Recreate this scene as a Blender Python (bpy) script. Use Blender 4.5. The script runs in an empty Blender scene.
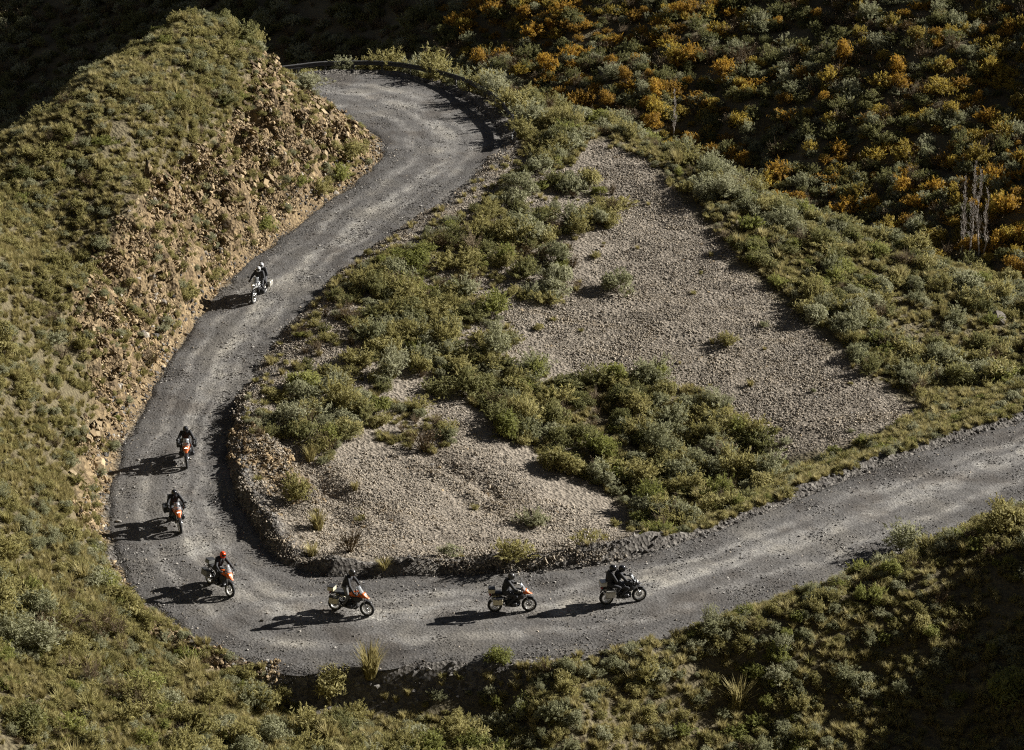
import bpy, bmesh, math, random
import numpy as np
from mathutils import Vector, Matrix, Euler

# ------------------------------------------------------------------ camera, sky, sun, exposure
SC = bpy.context.scene
COL = SC.collection
CAM_H, PITCH, FPX = 55.0, math.radians(22.0), 2700.0
cam_data = bpy.data.cameras.new("camera")
cam = bpy.data.objects.new("camera", cam_data)
COL.objects.link(cam)
cam.location = (0, 0, CAM_H)
cam.rotation_euler = (math.radians(90) - PITCH, 0, 0)
cam_data.sensor_width = 36.0
cam_data.lens = 36.0 * FPX / 1024.0
cam_data.clip_start, cam_data.clip_end = 0.5, 3000
SC.camera = cam

SUN_EL, SUN_AZ = math.radians(23.5), math.radians(23.0)     # azimuth from +X (right) towards +Y (away)
TO_SUN = Vector((math.cos(SUN_EL) * math.cos(SUN_AZ), math.cos(SUN_EL) * math.sin(SUN_AZ), math.sin(SUN_EL)))
world = bpy.data.worlds.new("World")
SC.world = world
world.use_nodes = True
nt = world.node_tree
sky = nt.nodes.new("ShaderNodeTexSky")
sky.sky_type = 'NISHITA'
sky.sun_disc = False
sky.sun_elevation = SUN_EL
sky.sun_rotation = math.radians(90) - SUN_AZ
sky.altitude = 1500
sky.air_density = .25
sky.dust_density = .1
hs = nt.nodes.new("ShaderNodeHueSaturation")          # sky light desaturated so that shadows turn neutral
hs.inputs["Saturation"].default_value = .5
nt.links.new(sky.outputs[0], hs.inputs["Color"])
nt.links.new(hs.outputs[0], nt.nodes["Background"].inputs[0])
nt.nodes["Background"].inputs[1].default_value = 0.05
sun_data = bpy.data.lights.new("sun", 'SUN')
sun_data.energy = 5.0
sun_data.angle = math.radians(0.5)
sun_data.color = (1.0, 0.965, 0.91)
sun = bpy.data.objects.new("sun", sun_data)
COL.objects.link(sun)
sun.rotation_euler = TO_SUN.to_track_quat('Z', 'Y').to_euler()
SC.view_settings.view_transform = 'Standard'
SC.view_settings.look = 'None'
SC.view_settings.gamma = 1.0
SC.view_settings.exposure = 1.26
SC.cycles.use_denoising = False
SC.cycles.filter_width = 1.15
SC.cycles.max_bounces = 5
SC.cycles.diffuse_bounces = 2
SC.cycles.transmission_bounces = 4

rng = np.random.default_rng(11)
random.seed(11)

# ------------------------------------------------------------------ pixel <-> world
FWD = np.array([0, math.cos(PITCH), -math.sin(PITCH)])
UPV = np.array([0, math.sin(PITCH), math.cos(PITCH)])


def unproj(u, v, z):
    """the world point at height z seen at photo position (u, v)"""
    u = np.asarray(u, float); v = np.asarray(v, float); z = np.asarray(z, float)
    a = (u - 512) / FPX; b = -(v - 375) / FPX
    dx, dy, dz = a, FWD[1] + b * UPV[1], FWD[2] + b * UPV[2]
    t = (z - CAM_H) / dz
    return np.stack([dx * t, dy * t, z + 0 * t], -1)


def proj(P):
    P = np.asarray(P, float)
    x, y, z = P[..., 0], P[..., 1], P[..., 2] - CAM_H
    d = y * FWD[1] + z * FWD[2]
    w = y * UPV[1] + z * UPV[2]
    d = np.where(d < 1, 1, d)
    return 512 + FPX * x / d, 375 - FPX * w / d, d


def in_poly(u, v, poly):
    u = np.asarray(u); v = np.asarray(v)
    c = np.zeros(u.shape, bool)
    n = len(poly)
    for i in range(n):
        x0, y0 = poly[i]; x1, y1 = poly[(i + 1) % n]
        if y0 == y1:
            continue
        m = ((y0 > v) != (y1 > v)) & (u < (x1 - x0) * (v - y0) / (y1 - y0) + x0)
        c ^= m
    return c


def _hash(ix, iy, seed):
    h = (ix.astype(np.int64) * 374761393 + iy.astype(np.int64) * 668265263 + seed * 974634721) & 0xffffffff
    h = ((h ^ (h >> 13)) * 1274126177) & 0xffffffff
    h = (h ^ (h >> 16)) & 0xffff
    return h / 65535.0


def vnoise(x, y, seed=0):
    ix = np.floor(x); iy = np.floor(y)
    fx = x - ix; fy = y - iy
    fx = fx * fx * (3 - 2 * fx); fy = fy * fy * (3 - 2 * fy)
    a = _hash(ix, iy, seed); b = _hash(ix + 1, iy, seed); c = _hash(ix, iy + 1, seed); d = _hash(ix + 1, iy + 1, seed)
    return (a + (b - a) * fx) * (1 - fy) + (c + (d - c) * fx) * fy


def fbm(x, y, seed=0, octv=4):
    s = 0; a = 0.5; t = 0
    for k in range(octv):
        s = s + a * vnoise(x, y, seed + k * 17); t += a
        x = x * 2.03 + 3.1; y = y * 2.03 + 7.7; a *= 0.5
    return s / t * 2 - 1


def worley(x, y, seed=0):
    """distance to the nearest and second nearest cell point, and the nearest cell's own number"""
    ix = np.floor(x); iy = np.floor(y)
    f1 = np.full(x.shape, 9.); f2 = np.full(x.shape, 9.); cid = np.zeros(x.shape)
    for a in (-1, 0, 1):
        for b in (-1, 0, 1):
            px = ix + a + _hash(ix + a, iy + b, seed); py = iy + b + _hash(ix + a, iy + b, seed + 5)
            d = np.hypot(px - x, py - y); h = _hash(ix + a, iy + b, seed + 9)
            n = d < f1
            f2 = np.where(n, f1, np.minimum(f2, d)); cid = np.where(n, h, cid); f1 = np.where(n, d, f1)
    return f1, f2, cid


def sstep(a, b, x):
    t = np.clip((x - a) / (b - a), 0, 1)
    return t * t * (3 - 2 * t)


# ------------------------------------------------------------------ the road's line: (left px, right px, height)
STN = [((200, 100), (200, 82), 4.2), ((270, 104), (270, 79), 4.1), ((320, 110), (330, 74), 4.0), ((355, 123), (390, 75), 3.9),
       ((375, 135), (445, 88), 3.75), ((384, 148), (485, 112), 3.6), ((378, 163), (503, 142), 3.4), ((358, 180), (480, 172), 3.2),
       ((325, 204), (437, 203), 2.9), ((285, 234), (392, 235), 2.6), ((245, 266), (345, 268), 2.3), ((210, 304), (305, 308), 1.95),
       ((180, 345), (270, 348), 1.6), ((152, 390), (245, 392), 1.3), ((125, 440), (231, 432), 1.0), ((108, 490), (228, 462), .75),
       ((110, 540), (238, 497), .55), ((128, 583), (258, 530), .4), ((165, 618), (278, 556), .25), ((215, 648), (315, 574), .15),
       ((280, 668), (370, 577), .1), ((350, 668), (430, 575), .05), ((430, 661), (500, 572), 0), ((520, 660), (570, 567), -.1),
       ((590, 650), (630, 558), -.2), ((660, 637), (690, 540), -.3), ((740, 613), (760, 514), -.5), ((820, 585), (830, 486), -.7),
       ((900, 551), (905, 458), -.9), ((980, 517), (985, 432), -1.1), ((1060, 485), (1065, 407), -1.3), ((1150, 450), (1150, 380), -1.5),
       ((1300, 395), (1300, 335), -1.8), ((1500, 330), (1500, 285), -2.2)]
RL = np.array([unproj(a[0], a[1], z) for a, b, z in STN])
RR = np.array([unproj(b[0], b[1], z) for a, b, z in STN])


def catmull(P, n_per):
    out = []
    Q = np.vstack([2 * P[0] - P[1], P, 2 * P[-1] - P[-2]])
    for i in range(1, len(Q) - 2):
        p0, p1, p2, p3 = Q[i - 1], Q[i], Q[i + 1], Q[i + 2]
        for k in range(n_per):
            t = k / n_per
            out.append(0.5 * (2 * p1 + (p2 - p0) * t + (2 * p0 - 5 * p1 + 4 * p2 - p3) * t * t + (3 * p1 - p0 - 3 * p2 + p3) * t ** 3))
    out.append(P[-1])
    return np.array(out)


NPER = 24
EL, ER = catmull(RL, NPER), catmull(RR, NPER)
for _ in range(30):                                        # even the hand-traced edges out a little
    EL[1:-1] = .5 * EL[1:-1] + .25 * (EL[:-2] + EL[2:]); ER[1:-1] = .5 * ER[1:-1] + .25 * (ER[:-2] + ER[2:])
RS = np.arange(len(EL)) / NPER                             # station number along the road
RC = (EL + ER) / 2
RH = np.linalg.norm((EL - ER)[:, :2], axis=1) / 2
RT = np.gradient(RC, axis=0); RT /= np.linalg.norm(RT[:, :2], axis=1)[:, None]
RLEN = np.concatenate([[0], np.cumsum(np.linalg.norm(np.diff(RC[:, :2], axis=0), axis=1))])
_T = np.linspace(0, 1, 13)
RGRID = EL[:, None, :] * (1 - _T)[None, :, None] + ER[:, None, :] * _T[None, :, None]
_RF = RGRID.reshape(-1, 3)


def road_info(x, y):
    """distance outside the road (0 on it), road height there, station, side (+1 right edge)"""
    x = np.atleast_1d(np.asarray(x, float)); y = np.atleast_1d(np.asarray(y, float))
    n = len(x)
    dist = np.full(n, 1e3); zz = np.zeros(n); st = np.zeros(n); side = np.zeros(n)
    near = (x > -48) & (x < 100) & (y > 88) & (y < 225)
    idx = np.nonzero(near)[0]
    for c in range(0, len(idx), 4000):
        k = idx[c:c + 4000]
        dd = (x[k, None] - _RF[None, :, 0]) ** 2 + (y[k, None] - _RF[None, :, 1]) ** 2
        j = dd.argmin(1)
        i, t = j // 13, j % 13
        zz[k] = _RF[j, 2]; st[k] = RS[i]
        # perpendicular offset from the edge line
        E = np.where((t < 6)[:, None], EL[i], ER[i])
        nrm = (ER[i] - EL[i])[:, :2]; nrm = nrm / np.linalg.norm(nrm, axis=1)[:, None] * np.where(t < 6, -1, 1)[:, None]
        off = (x[k] - E[:, 0]) * nrm[:, 0] + (y[k] - E[:, 1]) * nrm[:, 1]
        edge = (t == 0) | (t == 12)
        d = np.where(edge, np.where(off > 0, np.maximum(off, np.sqrt(dd[np.arange(len(k)), j]) * .9), off), -0.3)
        dist[k] = np.where((off <= 0) & edge, np.maximum(off, -0.3), d)
        far_ = np.sqrt(dd[np.arange(len(k)), j])
        dist[k] = np.where(far_ > np.maximum(dist[k], 0) + 1.2, far_, dist[k])      # past the ends of the traced road
        side[k] = np.where(t < 6, -1, 1)
    return dist, zz, st, side


# ------------------------------------------------------------------ terrain height
CTRL = [  # (u, v, z): what the photo shows, at believable heights
    # left hill
    (185, 22, 12.0), (230, 30, 10.9), (258, 60, 8.7), (281, 85, 6.7), (326, 112, 5.2), (120, 60, 11.4), (60, 98, 10.6), (0, 142, 10.6), (-100, 165, 13.0),
    (200, 80, 10.8), (250, 130, 8.3), (300, 150, 6.2), (340, 160, 4.6), (300, 190, 4.7), (150, 150, 9.6), (200, 170, 7.8), (250, 200, 5.5),
    (150, 220, 8), (190, 250, 5.3), (100, 200, 8.7), (50, 180, 9.5), (0, 250, 9.0), (60, 260, 7.1), (100, 300, 6.3), (150, 300, 4.5),
    (120, 360, 3.9), (60, 350, 5.5), (0, 350, 7.2), (60, 420, 4.0), (90, 440, 2.7), (30, 480, 4), (70, 500, 2.5), (0, 450, 4.8), (0, 550, 4.2),
    (60, 570, 2.6), (95, 570, 1.7), (0, 650, 3.8), (100, 630, 1.9), (60, 700, 2.8), (0, 750, 3.5), (150, 680, 1.0), (200, 740, 1.0), (140, 630, 1.3),
    (-100, 400, 9), (-100, 600, 7), (-100, 750, 6),
    # hollow under the lower road and near bank
    (215, 680, .3), (250, 700, -.6), (300, 708, -1.45), (400, 708, -1.6), (480, 702, -1.4), (550, 690, -.4), (300, 752, -.3), (400, 752, -.9), (400, 728, -1.6), (320, 728, -1.3), (350, 704, -1.5), (350, 716, -1.6), (500, 750, -1.4), (230, 760, .5), (580, 712, -.1),
    (640, 650, .15), (740, 623, .5), (820, 597, .9), (900, 566, 1.2), (980, 533, 1.8), (1060, 503, 2.6),
    (620, 695, -.8), (740, 700, -1.7), (850, 690, -1.5), (1010, 620, .6), (900, 625, .1), (1000, 700, -1.0), (740, 760, -2.7), (620, 760, -2.1), (900, 755, -2.3), (1000, 760, -2.0), (1000, 570, 1.4),
    (1100, 600, 1.9), (1100, 750, 0), (1200, 600, 4.2), (1200, 500, 4.4),  # off-frame ground raised to the right so the bank falls into shade
    # inside the bend
    (560, 170, 2.8), (620, 200, 2.0), (700, 240, 1.2), (780, 300, -.2), (850, 350, -1.3), (915, 408, -2.2), (600, 270, 1.0), (660, 320, 0), (740, 380, -1.6),
    (800, 440, -2.6), (540, 330, .3), (600, 370, -.9), (660, 420, -2.1), (720, 470, -3), (780, 470, -3), (560, 430, -1.5), (620, 480, -2.7), (660, 525, -3.1), (600, 530, -2.5),
    (470, 230, 2.4), (500, 270, 1.7), (400, 290, 1.9), (450, 340, .9), (380, 350, 1.2), (320, 370, 1.3), (300, 420, .9), (400, 420, .2), (480, 430, -.6), (350, 470, .2),
    (450, 500, -1.0), (550, 520, -2), (400, 530, -.5), (330, 530, .1), (500, 552, -1.0), (580, 545, -1.8), (285, 480, .7), (840, 460, -2.2), (960, 410, -1.9),
    # the right ridge
    (900, 300, -1.2), (1000, 340, -2.3), (950, 380, -2.4), (1024, 380, -2.3), (820, 260, .3), (850, 300, -.6), (1150, 340, -3),
    (520, 100, 3.4), (620, 132, 2.9), (720, 176, 2.0), (790, 212, 1.0), (850, 230, 0), (960, 270, -1.8), (1024, 290, -2.8), (1150, 320, -4),
]
CP = [unproj(u, v, z) for u, v, z in CTRL]
for i in range(0, len(EL), 12):
    CP.append(EL[i]); CP.append(ER[i])
crest = [(200, 79, 4.1), (270, 75, 4.0), (330, 68, 3.9), (390, 68, 3.8), (445, 78, 3.65), (485, 95, 3.5), (520, 100, 3.4), (620, 132, 2.9), (720, 176, 2.0), (790, 212, 1.0), (850, 230, 0), (960, 270, -1.8), (1024, 290, -2.8), (1150, 320, -4)]
for u, v, z in crest:
    p = unproj(u, v, z)
    for k, dz in ((7, -4.5), (16, -12), (32, -25)):
        CP.append(p + np.array([.35 * k, .94 * k, dz]))
for u, v, z in ((-100, 165, 13.0), (-40, 142, 11.6), (0, 142, 10.6), (60, 98, 10.6), (120, 60, 11.4), (170, 28, 12.0)):    # the back of the left hill
    p = unproj(u, v, z)
    for k, dz in ((5, -2.6), (11, -8), (22, -17)):
        CP.append(p + np.array([-.25 * k, .97 * k, dz]))
for u, v, z in ((-160, 200, 15), (-600, 400, 24), (-500, 700, 18), (1500, 480, 8), (1500, 700, 6), (1700, 300, -2), (-200, 560, 9)):
    CP.append(unproj(u, v, z))
CP += [np.array(p, float) for p in ((0, 68, 6), (-50, 66, 18), (-70, 15, 46), (0, 0, 52.5), (60, 66, 9), (70, 0, 45), (0, -40, 64), (-150, 110, 30), (150, 110, 22), (160, 200, -30), (60, 215, -32), (0, 262, -44), (-80, 262, -42), (100, 262, -44),
                                    (-38, 214, -14), (-70, 215, -24), (-23, 176, 4.6), (47, 105, 5.5), (62, 105, 8))]  # ends with off-frame points raised on the right to shade the near bank
CP = np.array(CP)
# drop near-duplicate control points, which would make the surface wrinkle
keep = []
for p in CP:
    if all((p[0] - q[0]) ** 2 + (p[1] - q[1]) ** 2 > .64 for q in keep):
        keep.append(p)
CP = np.array(keep)


def _tps(r2):
    return r2 * np.log(r2 + 1e-9)


_n = len(CP)
_A = np.zeros((_n + 3, _n + 3))
_d2 = ((CP[:, None, :2] - CP[None, :, :2]) ** 2).sum(-1)
_A[:_n, :_n] = _tps(_d2 / 900.) + np.eye(_n) * 2e-3
_A[:_n, _n] = 1; _A[:_n, _n + 1:] = CP[:, :2] / 30.; _A[_n:, :_n] = _A[:_n, _n:].T
_W = np.linalg.solve(_A, np.concatenate([CP[:, 2], [0, 0, 0]]))


def rbf(x, y):
    out = np.empty(len(x))
    for c in range(0, len(x), 8000):
        xs, ys = x[c:c + 8000], y[c:c + 8000]
        r2 = ((xs[:, None] - CP[None, :, 0]) ** 2 + (ys[:, None] - CP[None, :, 1]) ** 2) / 900.
        out[c:c + 8000] = _tps(r2) @ _W[:_n] + _W[_n] + (_W[_n + 1] * xs + _W[_n + 2] * ys) / 30.
    return out


P_ROCK = [(270, 50), (285, 78), (330, 106), (380, 140), (386, 158), (372, 172), (330, 203), (285, 236), (245, 268), (210, 306), (182, 345), (152, 392), (124, 442), (106, 500), (108, 545), (80, 520),
          (72, 470), (95, 420), (88, 360), (70, 300), (95, 265), (125, 215), (155, 178), (215, 135), (250, 100), (250, 65)]
P_BANK = [(100, 560), (115, 560), (140, 600), (190, 645), (280, 672), (265, 690), (200, 660), (150, 640), (118, 600)]
P_BANK2 = [(236, 425), (262, 438), (300, 470), (325, 505), (285, 500), (246, 475), (232, 450)]
P_SCREE1 = [(598, 138), (650, 160), (690, 215), (740, 268), (790, 318), (850, 368), (918, 412), (860, 436), (800, 458), (760, 455), (715, 402), (690, 385), (640, 375), (600, 385), (540, 350), (505, 330), (490, 296), (560, 302), (600, 280), (585, 240), (625, 215), (600, 180)]
P_SCREE2 = [(400, 372), (450, 400), (480, 440), (540, 490), (600, 525), (648, 548), (560, 570), (430, 574), (320, 570), (280, 545), (255, 500), (235, 430), (300, 450), (370, 450), (450, 455), (430, 405)]
P_SCREE3 = [(500, 140), (520, 150), (500, 190), (560, 245), (590, 290), (500, 300), (430, 300), (480, 260), (460, 200), (480, 175)]


P_INNER = [(505, 140), (600, 138), (690, 215), (790, 318), (918, 412), (800, 462), (720, 410), (600, 380), (520, 385), (600, 480), (645, 546), (560, 572), (320, 572), (262, 530), (232, 430), (300, 310), (440, 200)]
P_THICK = [(480, 160), (520, 150), (600, 185), (625, 215), (565, 245), (585, 285), (545, 302), (500, 300), (470, 260), (440, 215)]
P_THICK1 = [(430, 200), (470, 235), (480, 290), (520, 345), (470, 400), (400, 372), (385, 400), (330, 465), (290, 445), (245, 425), (240, 388), (270, 345), (300, 312), (345, 265), (390, 235)]


def smax(a, b, k):
    h = np.clip(.5 + .5 * (a - b) / k, 0, 1)
    return b + (a - b) * h + k * h * (1 - h)


def masks(x, y, z):
    u, v, _ = proj(np.stack([x, y, z], -1))
    ju = u + 14 * fbm(x * .9, y * .9, 5, 3); jv = v + 12 * fbm(x * .9, y * .9, 6, 3)
    near = (y < 208)
    rock = (in_poly(ju, jv, P_ROCK) | in_poly(ju, jv, P_BANK)) & near
    bank2 = in_poly(u, v, P_BANK2) & near
    scree = (in_poly(ju, jv, P_SCREE1) | in_poly(ju, jv, P_SCREE2) | in_poly(ju, jv, P_SCREE3) | in_poly(ju, jv, P_THICK) | in_poly(ju, jv, P_THICK1) | in_poly(ju, jv, P_INNER)) & near & ~rock
    return u, v, rock, bank2, scree


def height_base(x, y):
    m = rbf(x, y)
    m = np.where(y > 305, -60, m)
    m = m * (1 - sstep(262, 305, y)) - 60 * sstep(262, 305, y)
    far = -29 + .27 * (x - 40) + .17 * (y - 280) + 4.5 * fbm(x * .028, y * .022, 21, 4) + 1.2 * fbm(x * .15, y * .15, 22, 3)
    far = far + 34 * np.exp(-(((x - 100) ** 2 + (y - 418) ** 2) / 42 ** 2)) - 6 * sstep(-6, -55, x)  # unseen peak added above the frame to shade the far slope's left
    far = np.minimum(far, 150)
    far = far - 60 * sstep(240, 180, y)
    return smax(m, far, 4.0)


STEPS = [  # upper edges of small scarps, seen in the photo; the low side is on the right hand when walking along
    [(322, 512, .3), (306, 484, .5), (286, 462, .65), (262, 440, .8)], [(520, 508, -1.3), (470, 478, -.7), (430, 462, -.3)], [(360, 512, -.1), (330, 500, .1), (300, 490, .3)]]


def height(x, y, full=False):
    x = np.asarray(x, float); y = np.asarray(y, float)
    z = height_base(x, y)
    near = (y < 208) & (y > 84)
    u, v, rock, bank2, scree = masks(x, y, z)
    d, zr, st, side = road_info(x, y)
    off = sstep(.2, 2.2, d)
    amp = np.where(scree, .10, .30)
    bumps = amp * fbm(x * .45, y * .45, 1, 4) + np.where(scree, .02, .09) * fbm(x * 2.2, y * 2.2, 2, 2)
    # broken ledges in the rock cut
    w = z * 1.25 + x * .25 + .6 * fbm(x * .5, y * .5, 31, 3)
    ledge = (np.abs((w % 1.0) - .5) * 2) ** 1.5
    rk = rock.astype(float)
    bumps = bumps + rk * (.42 * (ledge - .45) + .5 * fbm(x * 1.3, y * 1.3, 33, 3) + .22 * np.abs(fbm(x * 3.1, y * 3.1, 35, 2)))
    f1, f2, cid = worley(x * .55 + z * .5, y * .75 - x * .1 + .3 * z, 37)
    g1, g2, gid = worley(x * 1.3 + z * 1.1, y * 1.7 + .6 * z, 39)
    bumps = bumps + rk * ((cid - .5) * 1.0 - .6 * (1 - sstep(0, .22, f2 - f1)) + (gid - .5) * .5 - .25 * (1 - sstep(0, .2, g2 - g1)))
    z = z + bumps * off * np.where(near, 1, 0) * np.where((side < 0) & (st > 19.3) & (st < 24.5), sstep(1.2, 3.5, d), 1)
    # low broken earth steps inside the bend
    for A in STEPS:
        W = unproj([a[0] for a in A], [a[1] for a in A], [a[2] for a in A])
        best = np.full(x.shape, 99.); sg = np.zeros(x.shape)
        for p, q in zip(W[:-1], W[1:]):
            dx, dy = q[0] - p[0], q[1] - p[1]; L2 = dx * dx + dy * dy
            t = np.clip(((x - p[0]) * dx + (y - p[1]) * dy) / L2, 0, 1)
            dd = np.hypot(x - p[0] - t * dx, y - p[1] - t * dy); m = dd < best
            best = np.where(m, dd, best); sg = np.where(m, np.sign((x - p[0]) * dy - (y - p[1]) * dx), sg)
        w = sg * best + .5 * fbm(x * 1.2, y * 1.2, 49, 3)
        z = z + np.where(best < 4, (-.42 * sstep(-.05, .3, w) * np.exp(-(w / 1.6) ** 2) + .16 * np.exp(-((w + .5) / .6) ** 2)) * sstep(3.5, 1.0, best), 0)
    # gravel windrow along the road's edges
    nb = .65 + .5 * fbm(RLEN[np.clip((st * NPER).astype(int), 0, len(RLEN) - 1)] * .55, x * 0 + side, 41, 3) + .14 * fbm(x * 2.5, y * 2.5, 43, 2)
    nb = np.clip(nb, .15, 1.4)
    br = np.where(side > 0, .32 * sstep(12.6, 13.6, st) * (1 - .0 * sstep(19.0, 19.6, st)) + .05 * sstep(24.5, 26, st) + .22 * sstep(1, 2, st) * (1 - sstep(6.5, 7.5, st)) + .16,
                  .36 * sstep(17.2, 18, st) * (1 - sstep(20.2, 21, st)) + .08)
    wd = np.where(side > 0, .42 + .3 * sstep(24, 26, st), np.where((st > 19.3) & (st < 24), .22, .38))
    wd = np.where((side > 0) & (d < .45) & (st > 18.5), .2, wd)                # the road side of the windrow is steep
    berm = br * nb * np.exp(-((d - .45) / wd) ** 2) * np.where(d > -.25, 1, 0) * np.where(d < 3, 1, 0)
    k = sstep(0.0, np.where((side < 0) & (st > 19.3) & (st < 24), .5, 1.1), d)
    z = np.where(d < 1.2, zr - .06 + (z - zr + .06) * k, z) + berm
    z = np.where(d <= 0.02, zr - .07, z)
    # the ground inside the near bend stands a step above the road
    up = np.where(side > 0, sstep(18.4, 19.2, st) * (1 - sstep(24, 25.5, st)) * .42 + sstep(12.8, 13.6, st) * (1 - sstep(18.0, 18.6, st)) * .25, 0)
    z = z + up * (.7 + .5 * nb) * sstep(.12, .38, d) * np.exp(-(np.maximum(d, 0) / 3.2) ** 2) * np.where(d < 12, 1, 0)
    if full:
        return z, rock, bank2, scree, d, st, side
    return z


def axis(parts):
    out = [parts[0][0]]
    for a, b, s0, s1 in parts:
        t = a; n = max(1, int(round((b - a) / ((s0 + s1) / 2))))
        steps = np.linspace(s0, s1, n); steps *= (b - a) / steps.sum()
        out += list(a + np.cumsum(steps))
    return np.array(out)


GX = axis([(-700, -130, 60, 6), (-130, -66, 5, 1.4), (-66, -39, 1.2, .3), (-39, 38, .25, .25), (38, 80, .3, 1.3), (80, 150, 1.4, 5), (150, 800, 6, 60)])
GY = axis([(-300, 0, 40, 6), (0, 90, 5, .4), (90, 202, .28, .28), (202, 345, .5, 1.5), (345, 450, 2, 6), (450, 1100, 8, 60)])
MX, MY = np.meshgrid(GX, GY)
fx, fy = MX.ravel(), MY.ravel()
TZ, T_ROCK, T_BANK2, T_SCREE, T_D, T_ST, T_SIDE = height(fx, fy, True)
TZG = TZ.reshape(MX.shape)


def hz(x, y):
    """height of the finished ground sheet"""
    x = np.asarray(x, float); y = np.asarray(y, float)
    i = np.clip(np.searchsorted(GX, x) - 1, 0, len(GX) - 2); j = np.clip(np.searchsorted(GY, y) - 1, 0, len(GY) - 2)
    a = np.clip((x - GX[i]) / (GX[i + 1] - GX[i]), 0, 1); b = np.clip((y - GY[j]) / (GY[j + 1] - GY[j]), 0, 1)
    return (TZG[j, i] * (1 - a) + TZG[j, i + 1] * a) * (1 - b) + (TZG[j + 1, i] * (1 - a) + TZG[j + 1, i + 1] * a) * b


def visible(P, lift=.5):
    """does the ground leave the point in sight of the photograph's viewpoint"""
    P = np.asarray(P, float)
    ok = np.ones(len(P), bool)
    Q = P + np.array([0, 0, lift])
    for t in np.concatenate([np.linspace(.35, .9, 40), np.linspace(.9, .995, 30)]):
        X = Q * t + np.array([0, 0, CAM_H]) * (1 - t)
        ok &= X[:, 2] > hz(X[:, 0], X[:, 1]) - .05
    return ok


def cast(u, v):
    """where the sight line through (u, v) meets the ground"""
    a = (u - 512) / FPX; b = -(v - 375) / FPX
    D = np.array([a, FWD[1] + b * UPV[1], FWD[2] + b * UPV[2]])
    t = np.arange(80, 560, .1)
    X = D[None] * t[:, None] + np.array([0, 0, CAM_H])
    below = np.nonzero(X[:, 2] < hz(X[:, 0], X[:, 1]))[0]
    return X[below[0]] if len(below) else X[-1]
# ------------------------------------------------------------------ materials
def new_mat(name):
    m = bpy.data.materials.new(name); m.use_nodes = True
    n = m.node_tree.nodes; b = n["Principled BSDF"]
    return m, m.node_tree, b


def N(t, typ, **kw):
    n = t.nodes.new(typ)
    for k, v in kw.items():
        if k.startswith('i_'):
            n.inputs[k[2:]].default_value = v
        else:
            setattr(n, k, v)
    return n


def plain(name, col, rough=.6, metal=0., emit=None, estr=0., var=.0, trans=0., spec=.5):
    m, t, b = new_mat(name)
    b.inputs["Base Color"].default_value = (*col, 1)
    b.inputs["Roughness"].default_value = rough
    b.inputs["Metallic"].default_value = metal
    b.inputs["Specular IOR Level"].default_value = spec
    if trans:
        b.inputs["Transmission Weight"].default_value = trans
    if emit:
        b.inputs["Emission Color"].default_value = (*emit, 1); b.inputs["Emission Strength"].default_value = estr
    if var:
        tc = N(t, "ShaderNodeTexCoord"); nz = N(t, "ShaderNodeTexNoise", i_Scale=9.0, i_Detail=4.0)
        t.links.new(tc.outputs["Object"], nz.inputs["Vector"])
        mx = N(t, "ShaderNodeMix", data_type='RGBA')
        mx.inputs[6].default_value = (*[c * (1 - var) for c in col], 1); mx.inputs[7].default_value = (*[min(1, c * (1 + var)) for c in col], 1)
        t.links.new(nz.outputs["Fac"], mx.inputs[0]); t.links.new(mx.outputs[2], b.inputs["Base Color"])
    return m


def ramp(t, stops, interp='LINEAR'):
    r = N(t, "ShaderNodeValToRGB"); cr = r.color_ramp; cr.interpolation = interp
    while len(cr.elements) < len(stops):
        cr.elements.new(.5)
    for e, (p, c) in zip(cr.elements, stops):
        e.position = p; e.color = (*c, 1)
    return r


def leaf_mat(name, cols, transl=.45):
    """leaf colour differs leaf by leaf ('tone') and plant by plant (instance random)"""
    m, t, b = new_mat(name)
    at = N(t, "ShaderNodeAttribute", attribute_name="tone")
    oi = N(t, "ShaderNodeObjectInfo")
    ad = N(t, "ShaderNodeMath", operation='MULTIPLY_ADD'); ad.inputs[1].default_value = .5
    m2 = N(t, "ShaderNodeMath", operation='MULTIPLY'); m2.inputs[1].default_value = .5
    t.links.new(at.outputs["Fac"], m2.inputs[0]); t.links.new(oi.outputs["Random"], ad.inputs[0]); t.links.new(m2.outputs[0], ad.inputs[2])
    r = ramp(t, [(i / (len(cols) - 1), c) for i, c in enumerate(cols)])
    t.links.new(ad.outputs[0], r.inputs[0])
    t.links.new(r.outputs[0], b.inputs["Base Color"])
    b.inputs["Roughness"].default_value = .75
    b.inputs["Specular IOR Level"].default_value = .2
    tr = N(t, "ShaderNodeBsdfTranslucent"); t.links.new(r.outputs[0], tr.inputs["Color"])
    mx = N(t, "ShaderNodeMixShader"); mx.inputs[0].default_value = transl
    out = t.nodes["Material Output"]
    t.links.new(b.outputs[0], mx.inputs[1]); t.links.new(tr.outputs[0], mx.inputs[2]); t.links.new(mx.outputs[0], out.inputs[0])
    return m


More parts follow.
